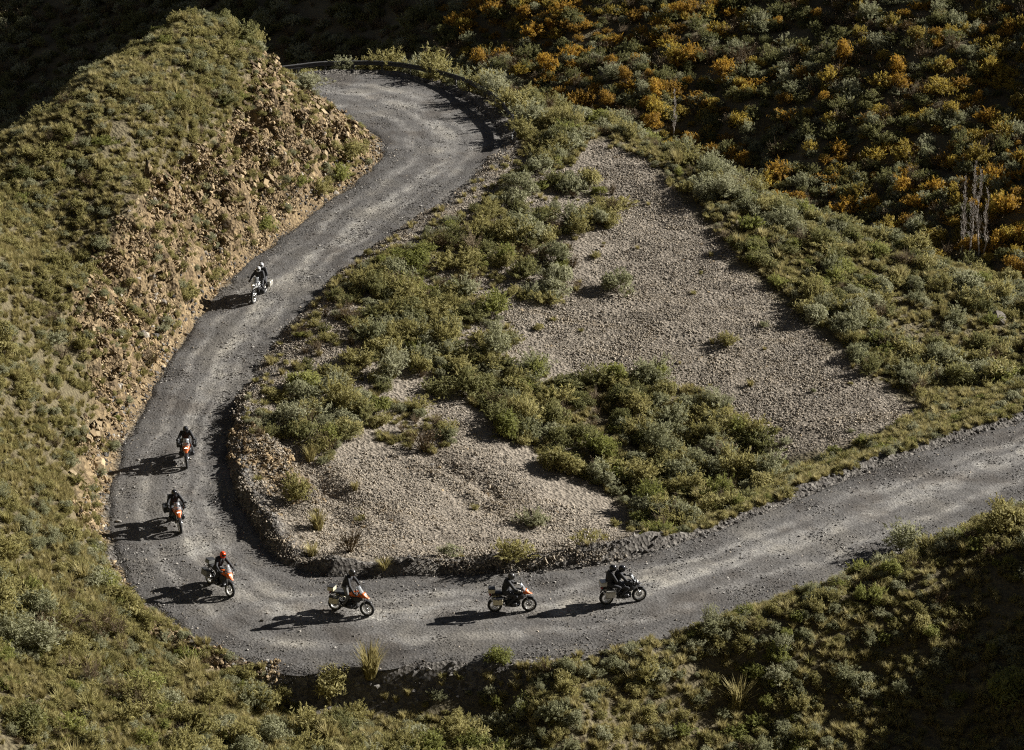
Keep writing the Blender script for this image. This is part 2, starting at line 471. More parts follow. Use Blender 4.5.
M = {}
M['sage'] = leaf_mat("sage_leaves", [(.16, .165, .085), (.24, .24, .13), (.31, .305, .185), (.38, .37, .24)])
M['olive'] = leaf_mat("olive_leaves", [(.16, .148, .052), (.24, .215, .078), (.315, .28, .11), (.385, .345, .155)])
M['dark'] = leaf_mat("dark_leaves", [(.095, .098, .036), (.15, .148, .056), (.20, .192, .076), (.255, .24, .10)])
M['bright'] = leaf_mat("bright_leaves", [(.125, .133, .035), (.195, .202, .055), (.255, .258, .075), (.31, .305, .10)])
M['dry'] = leaf_mat("dry_grass", [(.20, .165, .065), (.29, .245, .10), (.37, .32, .145), (.46, .40, .21)])
M['brown'] = leaf_mat("brown_twigs", [(.12, .088, .055), (.18, .135, .08), (.24, .185, .115), (.30, .245, .16)])
M['orange'] = leaf_mat("autumn_orange_leaves", [(.18, .115, .03), (.29, .175, .032), (.39, .23, .034), (.45, .295, .052)], .45)
M['yellow'] = leaf_mat("autumn_yellow_leaves", [(.18, .145, .04), (.28, .215, .048), (.385, .285, .052), (.47, .35, .075)], .45)
M['bark'] = plain("bark", (.11, .085, .06), .9, var=.35)
M['palebark'] = plain("pale_bark", (.33, .295, .26), .9, var=.25)


def ground_material():
    m, t, b = new_mat("hillside_ground")
    L = t.links
    ge = N(t, "ShaderNodeNewGeometry")
    P = ge.outputs["Position"]
    n1 = N(t, "ShaderNodeTexNoise", i_Scale=.55, i_Detail=6.0, i_Roughness=.62)
    n2 = N(t, "ShaderNodeTexNoise", i_Scale=5.5, i_Detail=5.0, i_Roughness=.7)
    vo = N(t, "ShaderNodeTexVoronoi", i_Scale=5.5); vo.feature = 'F1'
    vo2 = N(t, "ShaderNodeTexVoronoi", i_Scale=3.4); vo2.feature = 'F1'
    for n in (n1, n2, vo, vo2):
        L.new(P, n.inputs["Vector"])
    soil = ramp(t, [(.25, (.06, .048, .03)), (.45, (.10, .082, .047)), (.6, (.135, .115, .066)), (.8, (.18, .155, .095))])
    L.new(n2.outputs["Fac"], soil.inputs[0])
    scr = ramp(t, [(0, (.12, .104, .083)), (.3, (.19, .166, .134)), (.65, (.235, .207, .168)), (1, (.31, .274, .224))])
    L.new(vo.outputs["Color"], scr.inputs[0])
    scm = N(t, "ShaderNodeMix", data_type='RGBA', blend_type='MULTIPLY'); scm.inputs[0].default_value = .55
    sc2 = ramp(t, [(.3, (.60, .57, .54)), (.65, (1.05, 1.0, .95))])
    L.new(n1.outputs["Fac"], sc2.inputs[0]); L.new(scr.outputs[0], scm.inputs[6]); L.new(sc2.outputs[0], scm.inputs[7])
    rk = ramp(t, [(.0, (.06, .042, .024)), (.35, (.14, .10, .056)), (.62, (.225, .162, .088)), (1, (.38, .295, .175))])
    rmix = N(t, "ShaderNodeMix", data_type='FLOAT'); rmix.inputs[0].default_value = .35
    L.new(vo2.outputs["Color"], rmix.inputs[2]); L.new(n2.outputs["Fac"], rmix.inputs[3]); L.new(rmix.outputs[0], rk.inputs[0])
    rk2 = ramp(t, [(.35, (.62, .64, .68)), (.6, (1.0, 1.0, 1.0))])
    L.new(n1.outputs["Fac"], rk2.inputs[0])
    rkm = N(t, "ShaderNodeMix", data_type='RGBA', blend_type='MULTIPLY'); rkm.inputs[0].default_value = .7
    L.new(rk.outputs[0], rkm.inputs[6]); L.new(rk2.outputs[0], rkm.inputs[7])
    ar = N(t, "ShaderNodeAttribute", attribute_name="rock"); asr = N(t, "ShaderNodeAttribute", attribute_name="scree")
    ag = N(t, "ShaderNodeAttribute", attribute_name="gravel")
    a = N(t, "ShaderNodeMix", data_type='RGBA'); L.new(asr.outputs["Fac"], a.inputs[0]); L.new(soil.outputs[0], a.inputs[6]); L.new(scm.outputs[2], a.inputs[7])
    c = N(t, "ShaderNodeMix", data_type='RGBA'); L.new(ar.outputs["Fac"], c.inputs[0]); L.new(a.outputs[2], c.inputs[6]); L.new(rkm.outputs[2], c.inputs[7])
    gv = ramp(t, [(0, (.055, .049, .043)), (.5, (.105, .095, .083)), (1, (.19, .175, .152))]); L.new(vo.outputs["Color"], gv.inputs[0])  # gravel colour darkened to stand in for the shaded kerb
    d = N(t, "ShaderNodeMix", data_type='RGBA'); L.new(ag.outputs["Fac"], d.inputs[0]); L.new(c.outputs[2], d.inputs[6]); L.new(gv.outputs[0], d.inputs[7])
    L.new(d.outputs[2], b.inputs["Base Color"])
    b.inputs["Roughness"].default_value = .95; b.inputs["Specular IOR Level"].default_value = .15
    bp = N(t, "ShaderNodeBump"); bp.inputs["Strength"].default_value = .9; bp.inputs["Distance"].default_value = .2
    mh = N(t, "ShaderNodeMix", data_type='FLOAT'); mh.inputs[0].default_value = .45
    L.new(vo.outputs["Distance"], mh.inputs[2]); L.new(n2.outputs["Fac"], mh.inputs[3]); L.new(mh.outputs[0], bp.inputs["Height"])
    L.new(bp.outputs[0], b.inputs["Normal"])
    return m


def road_material():
    m, t, b = new_mat("gravel_road")
    L = t.links
    ge = N(t, "ShaderNodeNewGeometry"); P = ge.outputs["Position"]
    ac = N(t, "ShaderNodeAttribute", attribute_name="across"); al = N(t, "ShaderNodeAttribute", attribute_name="along")
    # streaks that run with the road
    cv = N(t, "ShaderNodeCombineXYZ")
    sx = N(t, "ShaderNodeMath", operation='MULTIPLY'); sx.inputs[1].default_value = 6.5; L.new(ac.outputs["Fac"], sx.inputs[0])
    sy = N(t, "ShaderNodeMath", operation='MULTIPLY'); sy.inputs[1].default_value = .10; L.new(al.outputs["Fac"], sy.inputs[0])
    L.new(sx.outputs[0], cv.inputs[0]); L.new(sy.outputs[0], cv.inputs[1])
    st = N(t, "ShaderNodeTexNoise", i_Scale=1.6, i_Detail=5.0, i_Roughness=.6); L.new(cv.outputs[0], st.inputs["Vector"])
    wob = N(t, "ShaderNodeTexNoise", i_Scale=.22, i_Detail=3.0); L.new(P, wob.inputs["Vector"])
    fine = N(t, "ShaderNodeTexNoise", i_Scale=7.0, i_Detail=6.0, i_Roughness=.75); L.new(P, fine.inputs["Vector"])
    vo = N(t, "ShaderNodeTexVoronoi", i_Scale=9.0); L.new(P, vo.inputs["Vector"])
    # where tyres have packed pale dust: bands across the width
    tw = N(t, "ShaderNodeMath", operation='MULTIPLY_ADD'); tw.inputs[1].default_value = .34; tw.inputs[2].default_value = -.17; L.new(wob.outputs["Fac"], tw.inputs[0])
    tt = N(t, "ShaderNodeMath", operation='ADD'); L.new(ac.outputs["Fac"], tt.inputs[0]); L.new(tw.outputs[0], tt.inputs[1])
    k = .0
    band = ramp(t, [(0, (.0,) * 3), (.18, (.05,) * 3), (.27, (.75,) * 3), (.34, (.2,) * 3), (.43, (.3,) * 3), (.50, (1.0,) * 3), (.60, (.95,) * 3), (.66, (.3,) * 3), (.73, (.85,) * 3), (.82, (.1,) * 3), (1, (0,) * 3)], 'EASE')
    L.new(tt.outputs[0], band.inputs[0])
    brk = N(t, "ShaderNodeTexNoise", i_Scale=.45, i_Detail=4.0, i_Roughness=.65); L.new(P, brk.inputs["Vector"])
    brr = ramp(t, [(.33, (.3,) * 3), (.58, (1,) * 3)]); L.new(brk.outputs["Fac"], brr.inputs[0])
    bm2 = N(t, "ShaderNodeMath", operation='MULTIPLY'); L.new(band.outputs[0], bm2.inputs[0]); L.new(brr.outputs[0], bm2.inputs[1])
    s1 = N(t, "ShaderNodeMath", operation='MULTIPLY_ADD'); s1.inputs[1].default_value = .68
    L.new(bm2.outputs[0], s1.inputs[0])
    s2 = N(t, "ShaderNodeMath", operation='MULTIPLY_ADD'); s2.inputs[1].default_value = .9; s2.inputs[2].default_value = -.13; L.new(st.outputs["Fac"], s2.inputs[0])
    L.new(s2.outputs[0], s1.inputs[2])
    s3 = N(t, "ShaderNodeMath", operation='MULTIPLY_ADD'); s3.inputs[1].default_value = .8; L.new(fine.outputs["Fac"], s3.inputs[0])
    s4 = N(t, "ShaderNodeMath", operation='SUBTRACT'); s4.inputs[1].default_value = .52; L.new(s1.outputs[0], s4.inputs[0]); L.new(s4.outputs[0], s3.inputs[2])
    cr = ramp(t, [(.0, (.066, .062, .058)), (.3, (.107, .101, .094)), (.55, (.155, .147, .136)), (.8, (.222, .211, .192)), (1, (.31, .295, .262))])
    L.new(s3.outputs[0], cr.inputs[0])
    sp = ramp(t, [(0, (.62,) * 3), (.5, (1,) * 3), (.85, (1.1,) * 3), (1, (1.5,) * 3)]); L.new(vo.outputs["Color"], sp.inputs[0])
    mu = N(t, "ShaderNodeMix", data_type='RGBA', blend_type='MULTIPLY'); mu.inputs[0].default_value = .8
    L.new(cr.outputs[0], mu.inputs[6]); L.new(sp.outputs[0], mu.inputs[7]); pn = N(t, "ShaderNodeTexNoise", i_Scale=.3, i_Detail=5.0, i_Roughness=.6); L.new(P, pn.inputs["Vector"])
    pr = ramp(t, [(.36, (.66, .62, .58)), (.5, (1, 1, 1)), (.64, (1.14, 1.11, 1.04))]); L.new(pn.outputs["Fac"], pr.inputs[0])
    mv = N(t, "ShaderNodeMix", data_type='RGBA', blend_type='MULTIPLY'); mv.inputs[0].default_value = 1.0
    L.new(mu.outputs[2], mv.inputs[6]); L.new(pr.outputs[0], mv.inputs[7]); L.new(mv.outputs[2], b.inputs["Base Color"])
    b.inputs["Roughness"].default_value = .92; b.inputs["Specular IOR Level"].default_value = .2
    bp = N(t, "ShaderNodeBump"); bp.inputs["Strength"].default_value = .8; bp.inputs["Distance"].default_value = .05
    mh = N(t, "ShaderNodeMix", data_type='FLOAT'); mh.inputs[0].default_value = .5
    L.new(vo.outputs["Distance"], mh.inputs[2]); L.new(fine.outputs["Fac"], mh.inputs[3]); L.new(mh.outputs[0], bp.inputs["Height"]); L.new(bp.outputs[0], b.inputs["Normal"])
    return m


def stone_mat(name, cols):
    m, t, b = new_mat(name)
    oi = N(t, "ShaderNodeObjectInfo"); r = ramp(t, [(i / (len(cols) - 1), c) for i, c in enumerate(cols)])
    t.links.new(oi.outputs["Random"], r.inputs[0]); t.links.new(r.outputs[0], b.inputs["Base Color"])
    b.inputs["Roughness"].default_value = .9; b.inputs["Specular IOR Level"].default_value = .2
    return m


M['ground'] = ground_material()
M['road'] = road_material()
def pebble_mat(name, cols):
    m, t, b = new_mat(name)
    oi = N(t, "ShaderNodeAttribute", attribute_name="tone"); r = ramp(t, [(i / (len(cols) - 1), c) for i, c in enumerate(cols)])
    ge = N(t, "ShaderNodeNewGeometry"); mp = N(t, "ShaderNodeMapping"); mp.inputs["Rotation"].default_value = (0, 0, math.radians(50)); mp.inputs["Scale"].default_value = (.16, .9, .4)
    nz = N(t, "ShaderNodeTexNoise", i_Scale=1.0, i_Detail=5.0, i_Roughness=.6); t.links.new(ge.outputs["Position"], mp.inputs["Vector"]); t.links.new(mp.outputs[0], nz.inputs["Vector"])
    st = ramp(t, [(.32, (.70, .68, .67)), (.5, (1, 1, 1)), (.68, (1.16, 1.12, 1.05))]); t.links.new(nz.outputs["Fac"], st.inputs[0])     # sorted runs of darker and paler stone down the slope
    mx = N(t, "ShaderNodeMix", data_type='RGBA', blend_type='MULTIPLY'); mx.inputs[0].default_value = 1.0
    t.links.new(oi.outputs["Fac"], r.inputs[0]); t.links.new(r.outputs[0], mx.inputs[6]); t.links.new(st.outputs[0], mx.inputs[7]); t.links.new(mx.outputs[2], b.inputs["Base Color"])
    b.inputs["Roughness"].default_value = .9; b.inputs["Specular IOR Level"].default_value = .2
    return m


M['pebble_scree'] = pebble_mat("scree_pebbles", [(.12, .104, .084), (.198, .174, .141), (.26, .229, .186), (.32, .27, .203), (.42, .37, .296)])
M['pebble_road'] = pebble_mat("road_pebbles", [(.06, .056, .052), (.11, .103, .095), (.165, .155, .142), (.30, .285, .26)])
M['pebble_tan'] = pebble_mat("rock_fragments", [(.06, .043, .026), (.14, .101, .058), (.225, .164, .092), (.32, .24, .138), (.47, .38, .24)])
M['ledge'] = pebble_mat("fractured_ledge", [(.05, .036, .022), (.11, .08, .047), (.18, .132, .076), (.25, .19, .112), (.38, .305, .19)])
M['stone_grey'] = stone_mat("grey_stone", [(.14, .123, .102), (.225, .198, .163), (.295, .258, .21), (.40, .35, .28)])
M['stone_tan'] = stone_mat("tan_stone", [(.08, .056, .034), (.19, .134, .074), (.28, .205, .115), (.43, .335, .21)])
M['stone_dark'] = stone_mat("dark_stone", [(.04, .036, .032), (.08, .073, .066), (.125, .115, .104), (.24, .225, .20)])  # dark stone, darkened further to stand in for shade along the kerb


# ------------------------------------------------------------------ helpers for objects
def tag(o, label=None, cat=None, group=None, kind=None):
    if label: o['label'] = label
    if cat: o['category'] = cat
    if group: o['group'] = group
    if kind: o['kind'] = kind
    return o


def np_mesh(name, V, F, mats, smooth=False, mi=None):
    me = bpy.data.meshes.new(name)
    me.from_pydata(np.asarray(V).tolist(), [], [tuple(int(i) for i in f) for f in F])
    for mm in mats:
        me.materials.append(mm)
    if smooth:
        me.polygons.foreach_set('use_smooth', [True] * len(me.polygons))
    if mi is not None:
        me.polygons.foreach_set('material_index', list(mi))
    me.update()
    return me


def grid_mesh(name, X, Y, Z, mat):
    h, w = X.shape
    V = np.stack([X.ravel(), Y.ravel(), Z.ravel()], -1)
    me = bpy.data.meshes.new(name)
    i = (np.arange(h - 1)[:, None] * w + np.arange(w - 1)[None]).ravel()
    F = np.stack([i, i + 1, i + w + 1, i + w], -1)
    me.vertices.add(len(V)); me.vertices.foreach_set('co', V.ravel())
    me.loops.add(F.size); me.loops.foreach_set('vertex_index', F.ravel())
    me.polygons.add(len(F)); me.polygons.foreach_set('loop_start', np.arange(0, F.size, 4)); me.polygons.foreach_set('loop_total', np.full(len(F), 4))
    me.polygons.foreach_set('use_smooth', np.ones(len(F), bool))
    me.materials.append(mat); me.update(); me.validate()
    return me


def link(name, me, parent=None):
    o = bpy.data.objects.new(name, me); COL.objects.link(o)
    if parent: o.parent = parent
    return o


# ------------------------------------------------------------------ ground sheet
_rk = T_ROCK.reshape(MX.shape) & (T_D.reshape(MX.shape) > .6) & (MX < -4) & (MY > 96)
_f1, _f2, _ci = worley(MY * .65 + MX * .15, TZG * 1.1 + .3 * MY, 45)
_push = .85 * (_ci - .45) - .85 * (1 - sstep(0, .22, _f2 - _f1)) + .5 * fbm(MY * 2.4, TZG * 2.8, 47, 3)
for _ in range(1):
    _push[1:-1, 1:-1] = (_push[1:-1, 1:-1] * 4 + _push[:-2, 1:-1] + _push[2:, 1:-1] + _push[1:-1, :-2] + _push[1:-1, 2:]) / 8
_soft = _rk.astype(float)
for _ in range(4):
    _soft[1:-1, 1:-1] = (_soft[1:-1, 1:-1] * 2 + _soft[:-2, 1:-1] + _soft[2:, 1:-1] + _soft[1:-1, :-2] + _soft[1:-1, 2:]) / 6
me = grid_mesh("ground", MX + _push * _soft * _rk, MY - .4 * _push * _soft * _rk, TZG, M['ground'])    # the cut face breaks out sideways into blocks


def blur(a, n=1):
    a = a.reshape(MX.shape).astype(float)
    for _ in range(n):
        a[1:-1, 1:-1] = (a[1:-1, 1:-1] * 2 + a[:-2, 1:-1] + a[2:, 1:-1] + a[1:-1, :-2] + a[1:-1, 2:]) / 6
    return a.ravel()


GRAVEL = ((T_D < 1.1) & ~T_ROCK)
for nm, arr in (("rock", blur(T_ROCK | T_BANK2, 2)), ("scree", blur(T_SCREE, 3)), ("gravel", blur(GRAVEL, 2))):
    at = me.attributes.new(nm, 'FLOAT', 'POINT'); at.data.foreach_set('value', arr)
ground = link("ground", me)
tag(ground, "scrubby mountain ground with scree slopes and a rocky road cut", "ground", kind='structure')

# ------------------------------------------------------------------ road sheet
NA = 41
tt = np.linspace(-.0, 1.0, NA)
ii = np.arange(0, len(EL), 1)
# resample along the length every 0.25 m
ls = np.arange(0, RLEN[-1], .25)
ELs = np.stack([np.interp(ls, RLEN, EL[:, k]) for k in range(3)], -1); ERs = np.stack([np.interp(ls, RLEN, ER[:, k]) for k in range(3)], -1)
nrm = ERs - ELs; wlen = np.linalg.norm(nrm, axis=1, keepdims=True); nrm = nrm / wlen
jag = .4 * fbm(ls * .8, ls * 0, 51, 3)[:, None]; jag2 = .4 * fbm(ls * .8, ls * 0 + 9, 52, 3)[:, None]
ELs = ELs - nrm * (.22 + jag); ERs = ERs + nrm * (.22 + jag2)
G = ELs[:, None] * (1 - tt)[None, :, None] + ERs[:, None] * tt[None, :, None]
rut = np.zeros((len(ls), NA))
for c, w, dpt in ((.30, .05, .012), (.55, .06, .018), (.72, .05, .012)):
    rut -= dpt * np.exp(-((tt[None] - c - .06 * fbm(ls * .06, ls * 0 + c, 55, 2)[:, None]) / w) ** 2)
rough = .035 * fbm(G[..., 0] * .9, G[..., 1] * .9, 57, 4) + .015 * fbm(G[..., 0] * 4, G[..., 1] * 4, 58, 2)
edge = np.minimum(tt, 1 - tt)[None] * wlen
fall = -.14 * (1 - sstep(0, .5, edge))
RZ = G[..., 2] + .02 + rut + rough + fall
me = grid_mesh("road", G[..., 0], G[..., 1], RZ, M['road'])
at = me.attributes.new("across", 'FLOAT', 'POINT'); at.data.foreach_set('value', np.broadcast_to(tt[None], RZ.shape).ravel().copy())
at = me.attributes.new("along", 'FLOAT', 'POINT'); at.data.foreach_set('value', np.broadcast_to(ls[:, None], RZ.shape).ravel().copy())
road = link("road", me)
tag(road, "grey gravel mountain road winding through two hairpin bends", "road", kind='structure')
_RG = np.stack([G[..., 0], G[..., 1], RZ], -1).reshape(-1, 3)


def road_z(x, y):
    d = (_RG[:, 0] - x) ** 2 + (_RG[:, 1] - y) ** 2
    j = np.argpartition(d, 4)[:4]
    w = 1 / (d[j] + 1e-4)
    return float((w * _RG[j, 2]).sum() / w.sum())
# ------------------------------------------------------------------ plants
def leaf_faces(C, Nn, size, asp, r, axis=None):
    """one small diamond-shaped leaf spray per centre"""
    n = len(C)
    Nn = Nn / np.linalg.norm(Nn, axis=1, keepdims=True)
    a = r.normal(size=(n, 3)) * .6 + (0 if axis is None else axis); a -= (a * Nn).sum(1, keepdims=True) * Nn; a /= np.linalg.norm(a, axis=1, keepdims=True)
    b = np.cross(Nn, a)
    s = size[:, None]
    V = np.stack([C - a * s * asp, C - b * s * .55 + a * s * .1, C + a * s * asp, C + b * s * .5 - a * s * .1], 1).reshape(-1, 3)
    F = np.arange(4 * n).reshape(-1, 4)
    return V, F


def stick(p0, p1, r0, r1, n=3):
    d = np.array(p1) - np.array(p0); d = d / (np.linalg.norm(d) + 1e-9)
    u = np.cross(d, [0.3, .9, .2]); u /= np.linalg.norm(u); w = np.cross(d, u)
    an = np.arange(n) * 2 * math.pi / n
    ring = np.cos(an)[:, None] * u + np.sin(an)[:, None] * w
    V = np.vstack([np.array(p0) + ring * r0, np.array(p1) + ring * r1])
    F = [(i, (i + 1) % n, n + (i + 1) % n, n + i) for i in range(n)]
    return V, F


def bush_mesh(name, seed, mat, n=520, ls=.052, tall=.8, loose=.25, lobes=8, twigs=14, upright=.3, asp=2.0, twmat='bark'):
    """a shrub about 1 m across: sprays of leaves on several lobes round a frame of twigs; open gaps between the lobes"""
    r = np.random.default_rng(seed)
    lc, lr = [], []
    for k in range(lobes):
        a = r.uniform(0, 6.283); q = math.sqrt(r.uniform(.02, 1)) * .36
        h = (.16 + r.uniform(.15, .72) * (1 - .5 * q / .36)) * tall
        lc.append((q * math.cos(a), q * math.sin(a), h)); lr.append(r.uniform(.13, .25))
    lc, lr = np.array(lc), np.array(lr)
    k = r.integers(0, lobes, n)
    d = r.normal(size=(n, 3)); d[:, 2] = d[:, 2] * .9 + .25; d /= np.linalg.norm(d, axis=1, keepdims=True)
    rad = lr[k] * (1 - loose * r.random(n) ** 1.5 + .38 * (r.random(n) < .22) * r.random(n))
    C = lc[k] + d * rad[:, None] * np.array([1, 1, .9])
    C[:, 2] = np.maximum(C[:, 2], .02)
    Nn = d * .8 + r.normal(size=(n, 3)) * .7; Nn[:, 2] += upright
    V, F = leaf_faces(C, Nn, ls * r.uniform(.6, 1.35, n), asp, r, d * .7 + np.array([0, 0, .8]))
    mi = [0] * n
    tone = list(np.clip(r.normal(.5, .22, n) + .18 * (r.random(lobes)[k] - .5), 0, 1))
    Vs, Fs = [V], [tuple(f) for f in F]; o = len(V)
    for j in range(twigs):
        e = lc[j % lobes] + r.normal(size=3) * .08 + np.array([0, 0, .12 * r.random()])
        if r.random() < .3: e = e * np.array([1.15, 1.15, 1.12])
        v, f = stick((e[0] * .12, e[1] * .12, -.06), e, .014, .004)
        Vs.append(v); Fs += [tuple(i + o for i in q) for q in f]; o += len(v); mi += [1] * len(f); tone += [.5] * len(f)
    me = np_mesh(name, np.vstack(Vs), Fs, [M[mat], M[twmat]], mi=mi)
    at = me.attributes.new("tone", 'FLOAT', 'FACE'); at.data.foreach_set('value', tone)
    return me


def broom_mesh(name, seed, mat, stems=70, per=20, ls=.026, tall=.8, wide=.5, lean=1.0):
    """a shrub of many fine upright stems that fan out from the root, leafy along their outer part"""
    r = np.random.default_rng(seed)
    C, D, tone, Vs, Fs, mi, o = [], [], [], [], [], [], 0
    lobes = r.normal(size=(5, 2)) * .16
    for i in range(stems):
        a = r.uniform(0, 6.283); q = r.random() ** .6
        lb = lobes[i % 5]
        e = np.array([math.cos(a) * q * wide * lean + lb[0], math.sin(a) * q * wide * lean + lb[1], tall * (1 - .55 * q * q) * r.uniform(.62, 1.12)])
        b = np.array([lb[0] * .5, lb[1] * .5, 0]); mid = b + (e - b) * .5 + np.array([0, 0, .1 * tall])
        if i % 4 == 0:
            v, f = stick(b - np.array([0, 0, .05]), mid, .009, .004); Vs.append(v); Fs += [tuple(k + o for k in g) for g in f]; o += len(v); mi += [1] * len(f); tone += [.5] * len(f)
        tn = r.normal(.5, .16)
        for k in range(per):
            t = 1 - .75 * r.random() ** 1.4
            p = (1 - t) ** 2 * b + 2 * t * (1 - t) * mid + t * t * e
            C.append(p + r.normal(size=3) * .022); d = e - mid; D.append(d / np.linalg.norm(d)); tone_k = tn + r.normal() * .15
            tone.append(tone_k)
    nst = o
    C, D = np.array(C), np.array(D)
    Nn = r.normal(size=C.shape) * .8 + C / np.linalg.norm(C, axis=1, keepdims=True) * .6
    V, F = leaf_faces(C, Nn, ls * r.uniform(.6, 1.4, len(C)), 2.4, r, D * 1.3)
    # faces: stems were interleaved in the tone list, so rebuild it in order
    st_t = [.5] * len(Fs); lf_t = [x for x in np.clip(r.normal(.5, .2, len(C)), 0, 1)]
    Fs2 = Fs + [tuple(int(x) + o for x in f) for f in F]
    me = np_mesh(name, np.vstack(Vs + [V]), Fs2, [M[mat], M['bark']], mi=[1] * len(st_t) + [0] * len(lf_t))
    at = me.attributes.new("tone", 'FLOAT', 'FACE'); at.data.foreach_set('value', st_t + lf_t)
    return me


def pebble_patch(name, seed, mat, n, rad, s0, s1, power=2.5):
    """a hand's spread of broken stones in one mesh, for ground nobody could count the stones of"""
    r = np.random.default_rng(seed)
    bm = bmesh.new(); bmesh.ops.create_icosphere(bm, subdivisions=1, radius=.5); bv = np.array([v.co[:] for v in bm.verts]); bf = [tuple(v.index for v in f.verts) for f in bm.faces]; bm.free()
    Vs, Fs, tone, o = [], [], [], 0
    for i in range(n):
        a = r.uniform(0, 6.283); q = rad * math.sqrt(r.random()); s = s0 + (s1 - s0) * r.random() ** power
        w = bv * r.uniform(.7, 1.15, (len(bv), 1)) * np.array([r.uniform(.9, 1.4), r.uniform(.6, 1.), r.uniform(.35, .75)])
        nn = r.normal(size=3); nn /= np.linalg.norm(nn); dd = np.maximum(w @ nn - .24, 0); w = w - dd[:, None] * nn
        R = np.array(Euler((r.normal() * .45, r.normal() * .45, r.uniform(0, 6.28))).to_matrix())
        w = (w @ R.T) * s + np.array([math.cos(a) * q, math.sin(a) * q, s * .12])
        Vs.append(w); Fs += [tuple(k + o for k in f) for f in bf]; o += len(w); tone += [min(1, max(0, r.normal(.5, .25)))] * len(bf)
    me = np_mesh(name, np.vstack(Vs), Fs, [M[mat]])
    at = me.attributes.new("tone", 'FLOAT', 'FACE'); at.data.foreach_set('value', tone)
    return me


def lay_patches(name, label, cat, meshes, Q, s):
    """patches lie along the slope they are on"""
    e = .35
    gx = (hz(Q[:, 0] + e, Q[:, 1]) - hz(Q[:, 0] - e, Q[:, 1])) / (2 * e); gy = (hz(Q[:, 0], Q[:, 1] + e) - hz(Q[:, 0], Q[:, 1] - e)) / (2 * e)
    rot = []
    for a, b in zip(gx, gy):
        q = Vector((-a, -b, 1)).normalized().to_track_quat('Z', 'Y').to_matrix() @ Matrix.Rotation(random.uniform(0, 6.283), 3, 'Z')
        rot.append(q.to_euler()[:])
    return scatter_stuff(name, label, cat, meshes, Q, np.array(rot), np.repeat(s[:, None], 3, 1), rng.integers(0, len(meshes), len(Q)))


def tuft_mesh(name, seed, mat, n=150, h=.6, spread=.35, wd=.014):
    """grass tussock: thin bent blades"""
    r = np.random.default_rng(seed)
    V, F, tone = [], [], []
    for i in range(n):
        a = r.uniform(0, 6.283); q = .12 * math.sqrt(r.random()); lean = spread * r.uniform(.15, 1.); hh = h * r.uniform(.5, 1.1)
        b = np.array([q * math.cos(a), q * math.sin(a), -.03]); a2 = a + r.normal() * .5
        dr = np.array([math.cos(a2), math.sin(a2), 0]); sd = np.array([-dr[1], dr[0], 0]) * wd * r.uniform(.7, 1.5)
        m = b + dr * lean * .4 + np.array([0, 0, hh * .62]); t = b + dr * lean * 1.15 + np.array([0, 0, hh])
        o = len(V); V += [b - sd, b + sd, m + sd * .8, m - sd * .8, t]
        F += [(o, o + 1, o + 2, o + 3), (o + 3, o + 2, o + 4)]; tn = min(1, max(0, r.normal(.5, .25))); tone += [tn, tn]
    me = np_mesh(name, V, F, [M[mat]])
    at = me.attributes.new("tone", 'FLOAT', 'FACE'); at.data.foreach_set('value', tone)
    return me


def twiggy_mesh(name, seed, n=120):
    """bare, mostly leafless shrub"""
    r = np.random.default_rng(seed)
    Vs, Fs, o = [], [], 0
    for i in range(n // 4):
        a = r.uniform(0, 6.283); e = np.array([math.cos(a) * r.uniform(.1, .45), math.sin(a) * r.uniform(.1, .45), r.uniform(.35, .85)])
        v, f = stick((0, 0, -.05), e * .6, .012, .007); Vs.append(v); Fs += [tuple(i + o for i in q) for q in f]; o += len(v)
        for j in range(4):
            s = e * r.uniform(.45, .62); t = e * r.uniform(.8, 1.1) + r.normal(size=3) * .09
            v, f = stick(s, t, .006, .0025); Vs.append(v); Fs += [tuple(i + o for i in q) for q in f]; o += len(v)
    k = 130
    C = np.vstack(Vs)[r.integers(0, o, k)] + r.normal(size=(k, 3)) * .03
    v, f = leaf_faces(C, r.normal(size=(k, 3)), .03 * r.uniform(.6, 1.3, k), 1.3, r)
    nf = len(Fs); Vs.append(v); Fs += [tuple(i + o for i in q) for q in f]
    me = np_mesh(name, np.vstack(Vs), Fs, [M['brown']])
    at = me.attributes.new("tone", 'FLOAT', 'FACE'); at.data.foreach_set('value', list(np.clip(r.normal(.5, .2, len(Fs)), 0, 1)))
    return me


def stone_mesh(name, seed, mat):
    r = np.random.default_rng(seed)
    bm = bmesh.new(); bmesh.ops.create_icosphere(bm, subdivisions=1, radius=.5)
    for v in bm.verts:
        v.co *= r.uniform(.72, 1.12)
    sc = Vector((r.uniform(.9, 1.3), r.uniform(.6, .9), r.uniform(.4, .7)))
    for v in bm.verts:
        v.co = Vector((v.co.x * sc.x, v.co.y * sc.y, v.co.z * sc.z))
    # a couple of flat cleavage faces
    for k in range(3):
        n = Vector(r.normal(size=3)); n.normalize()
        for v in bm.verts:
            q = v.co.dot(n) - .27
            if q > 0: v.co -= n * q
    me = bpy.data.meshes.new(name); bm.to_mesh(me); bm.free(); me.materials.append(M[mat])
    return me


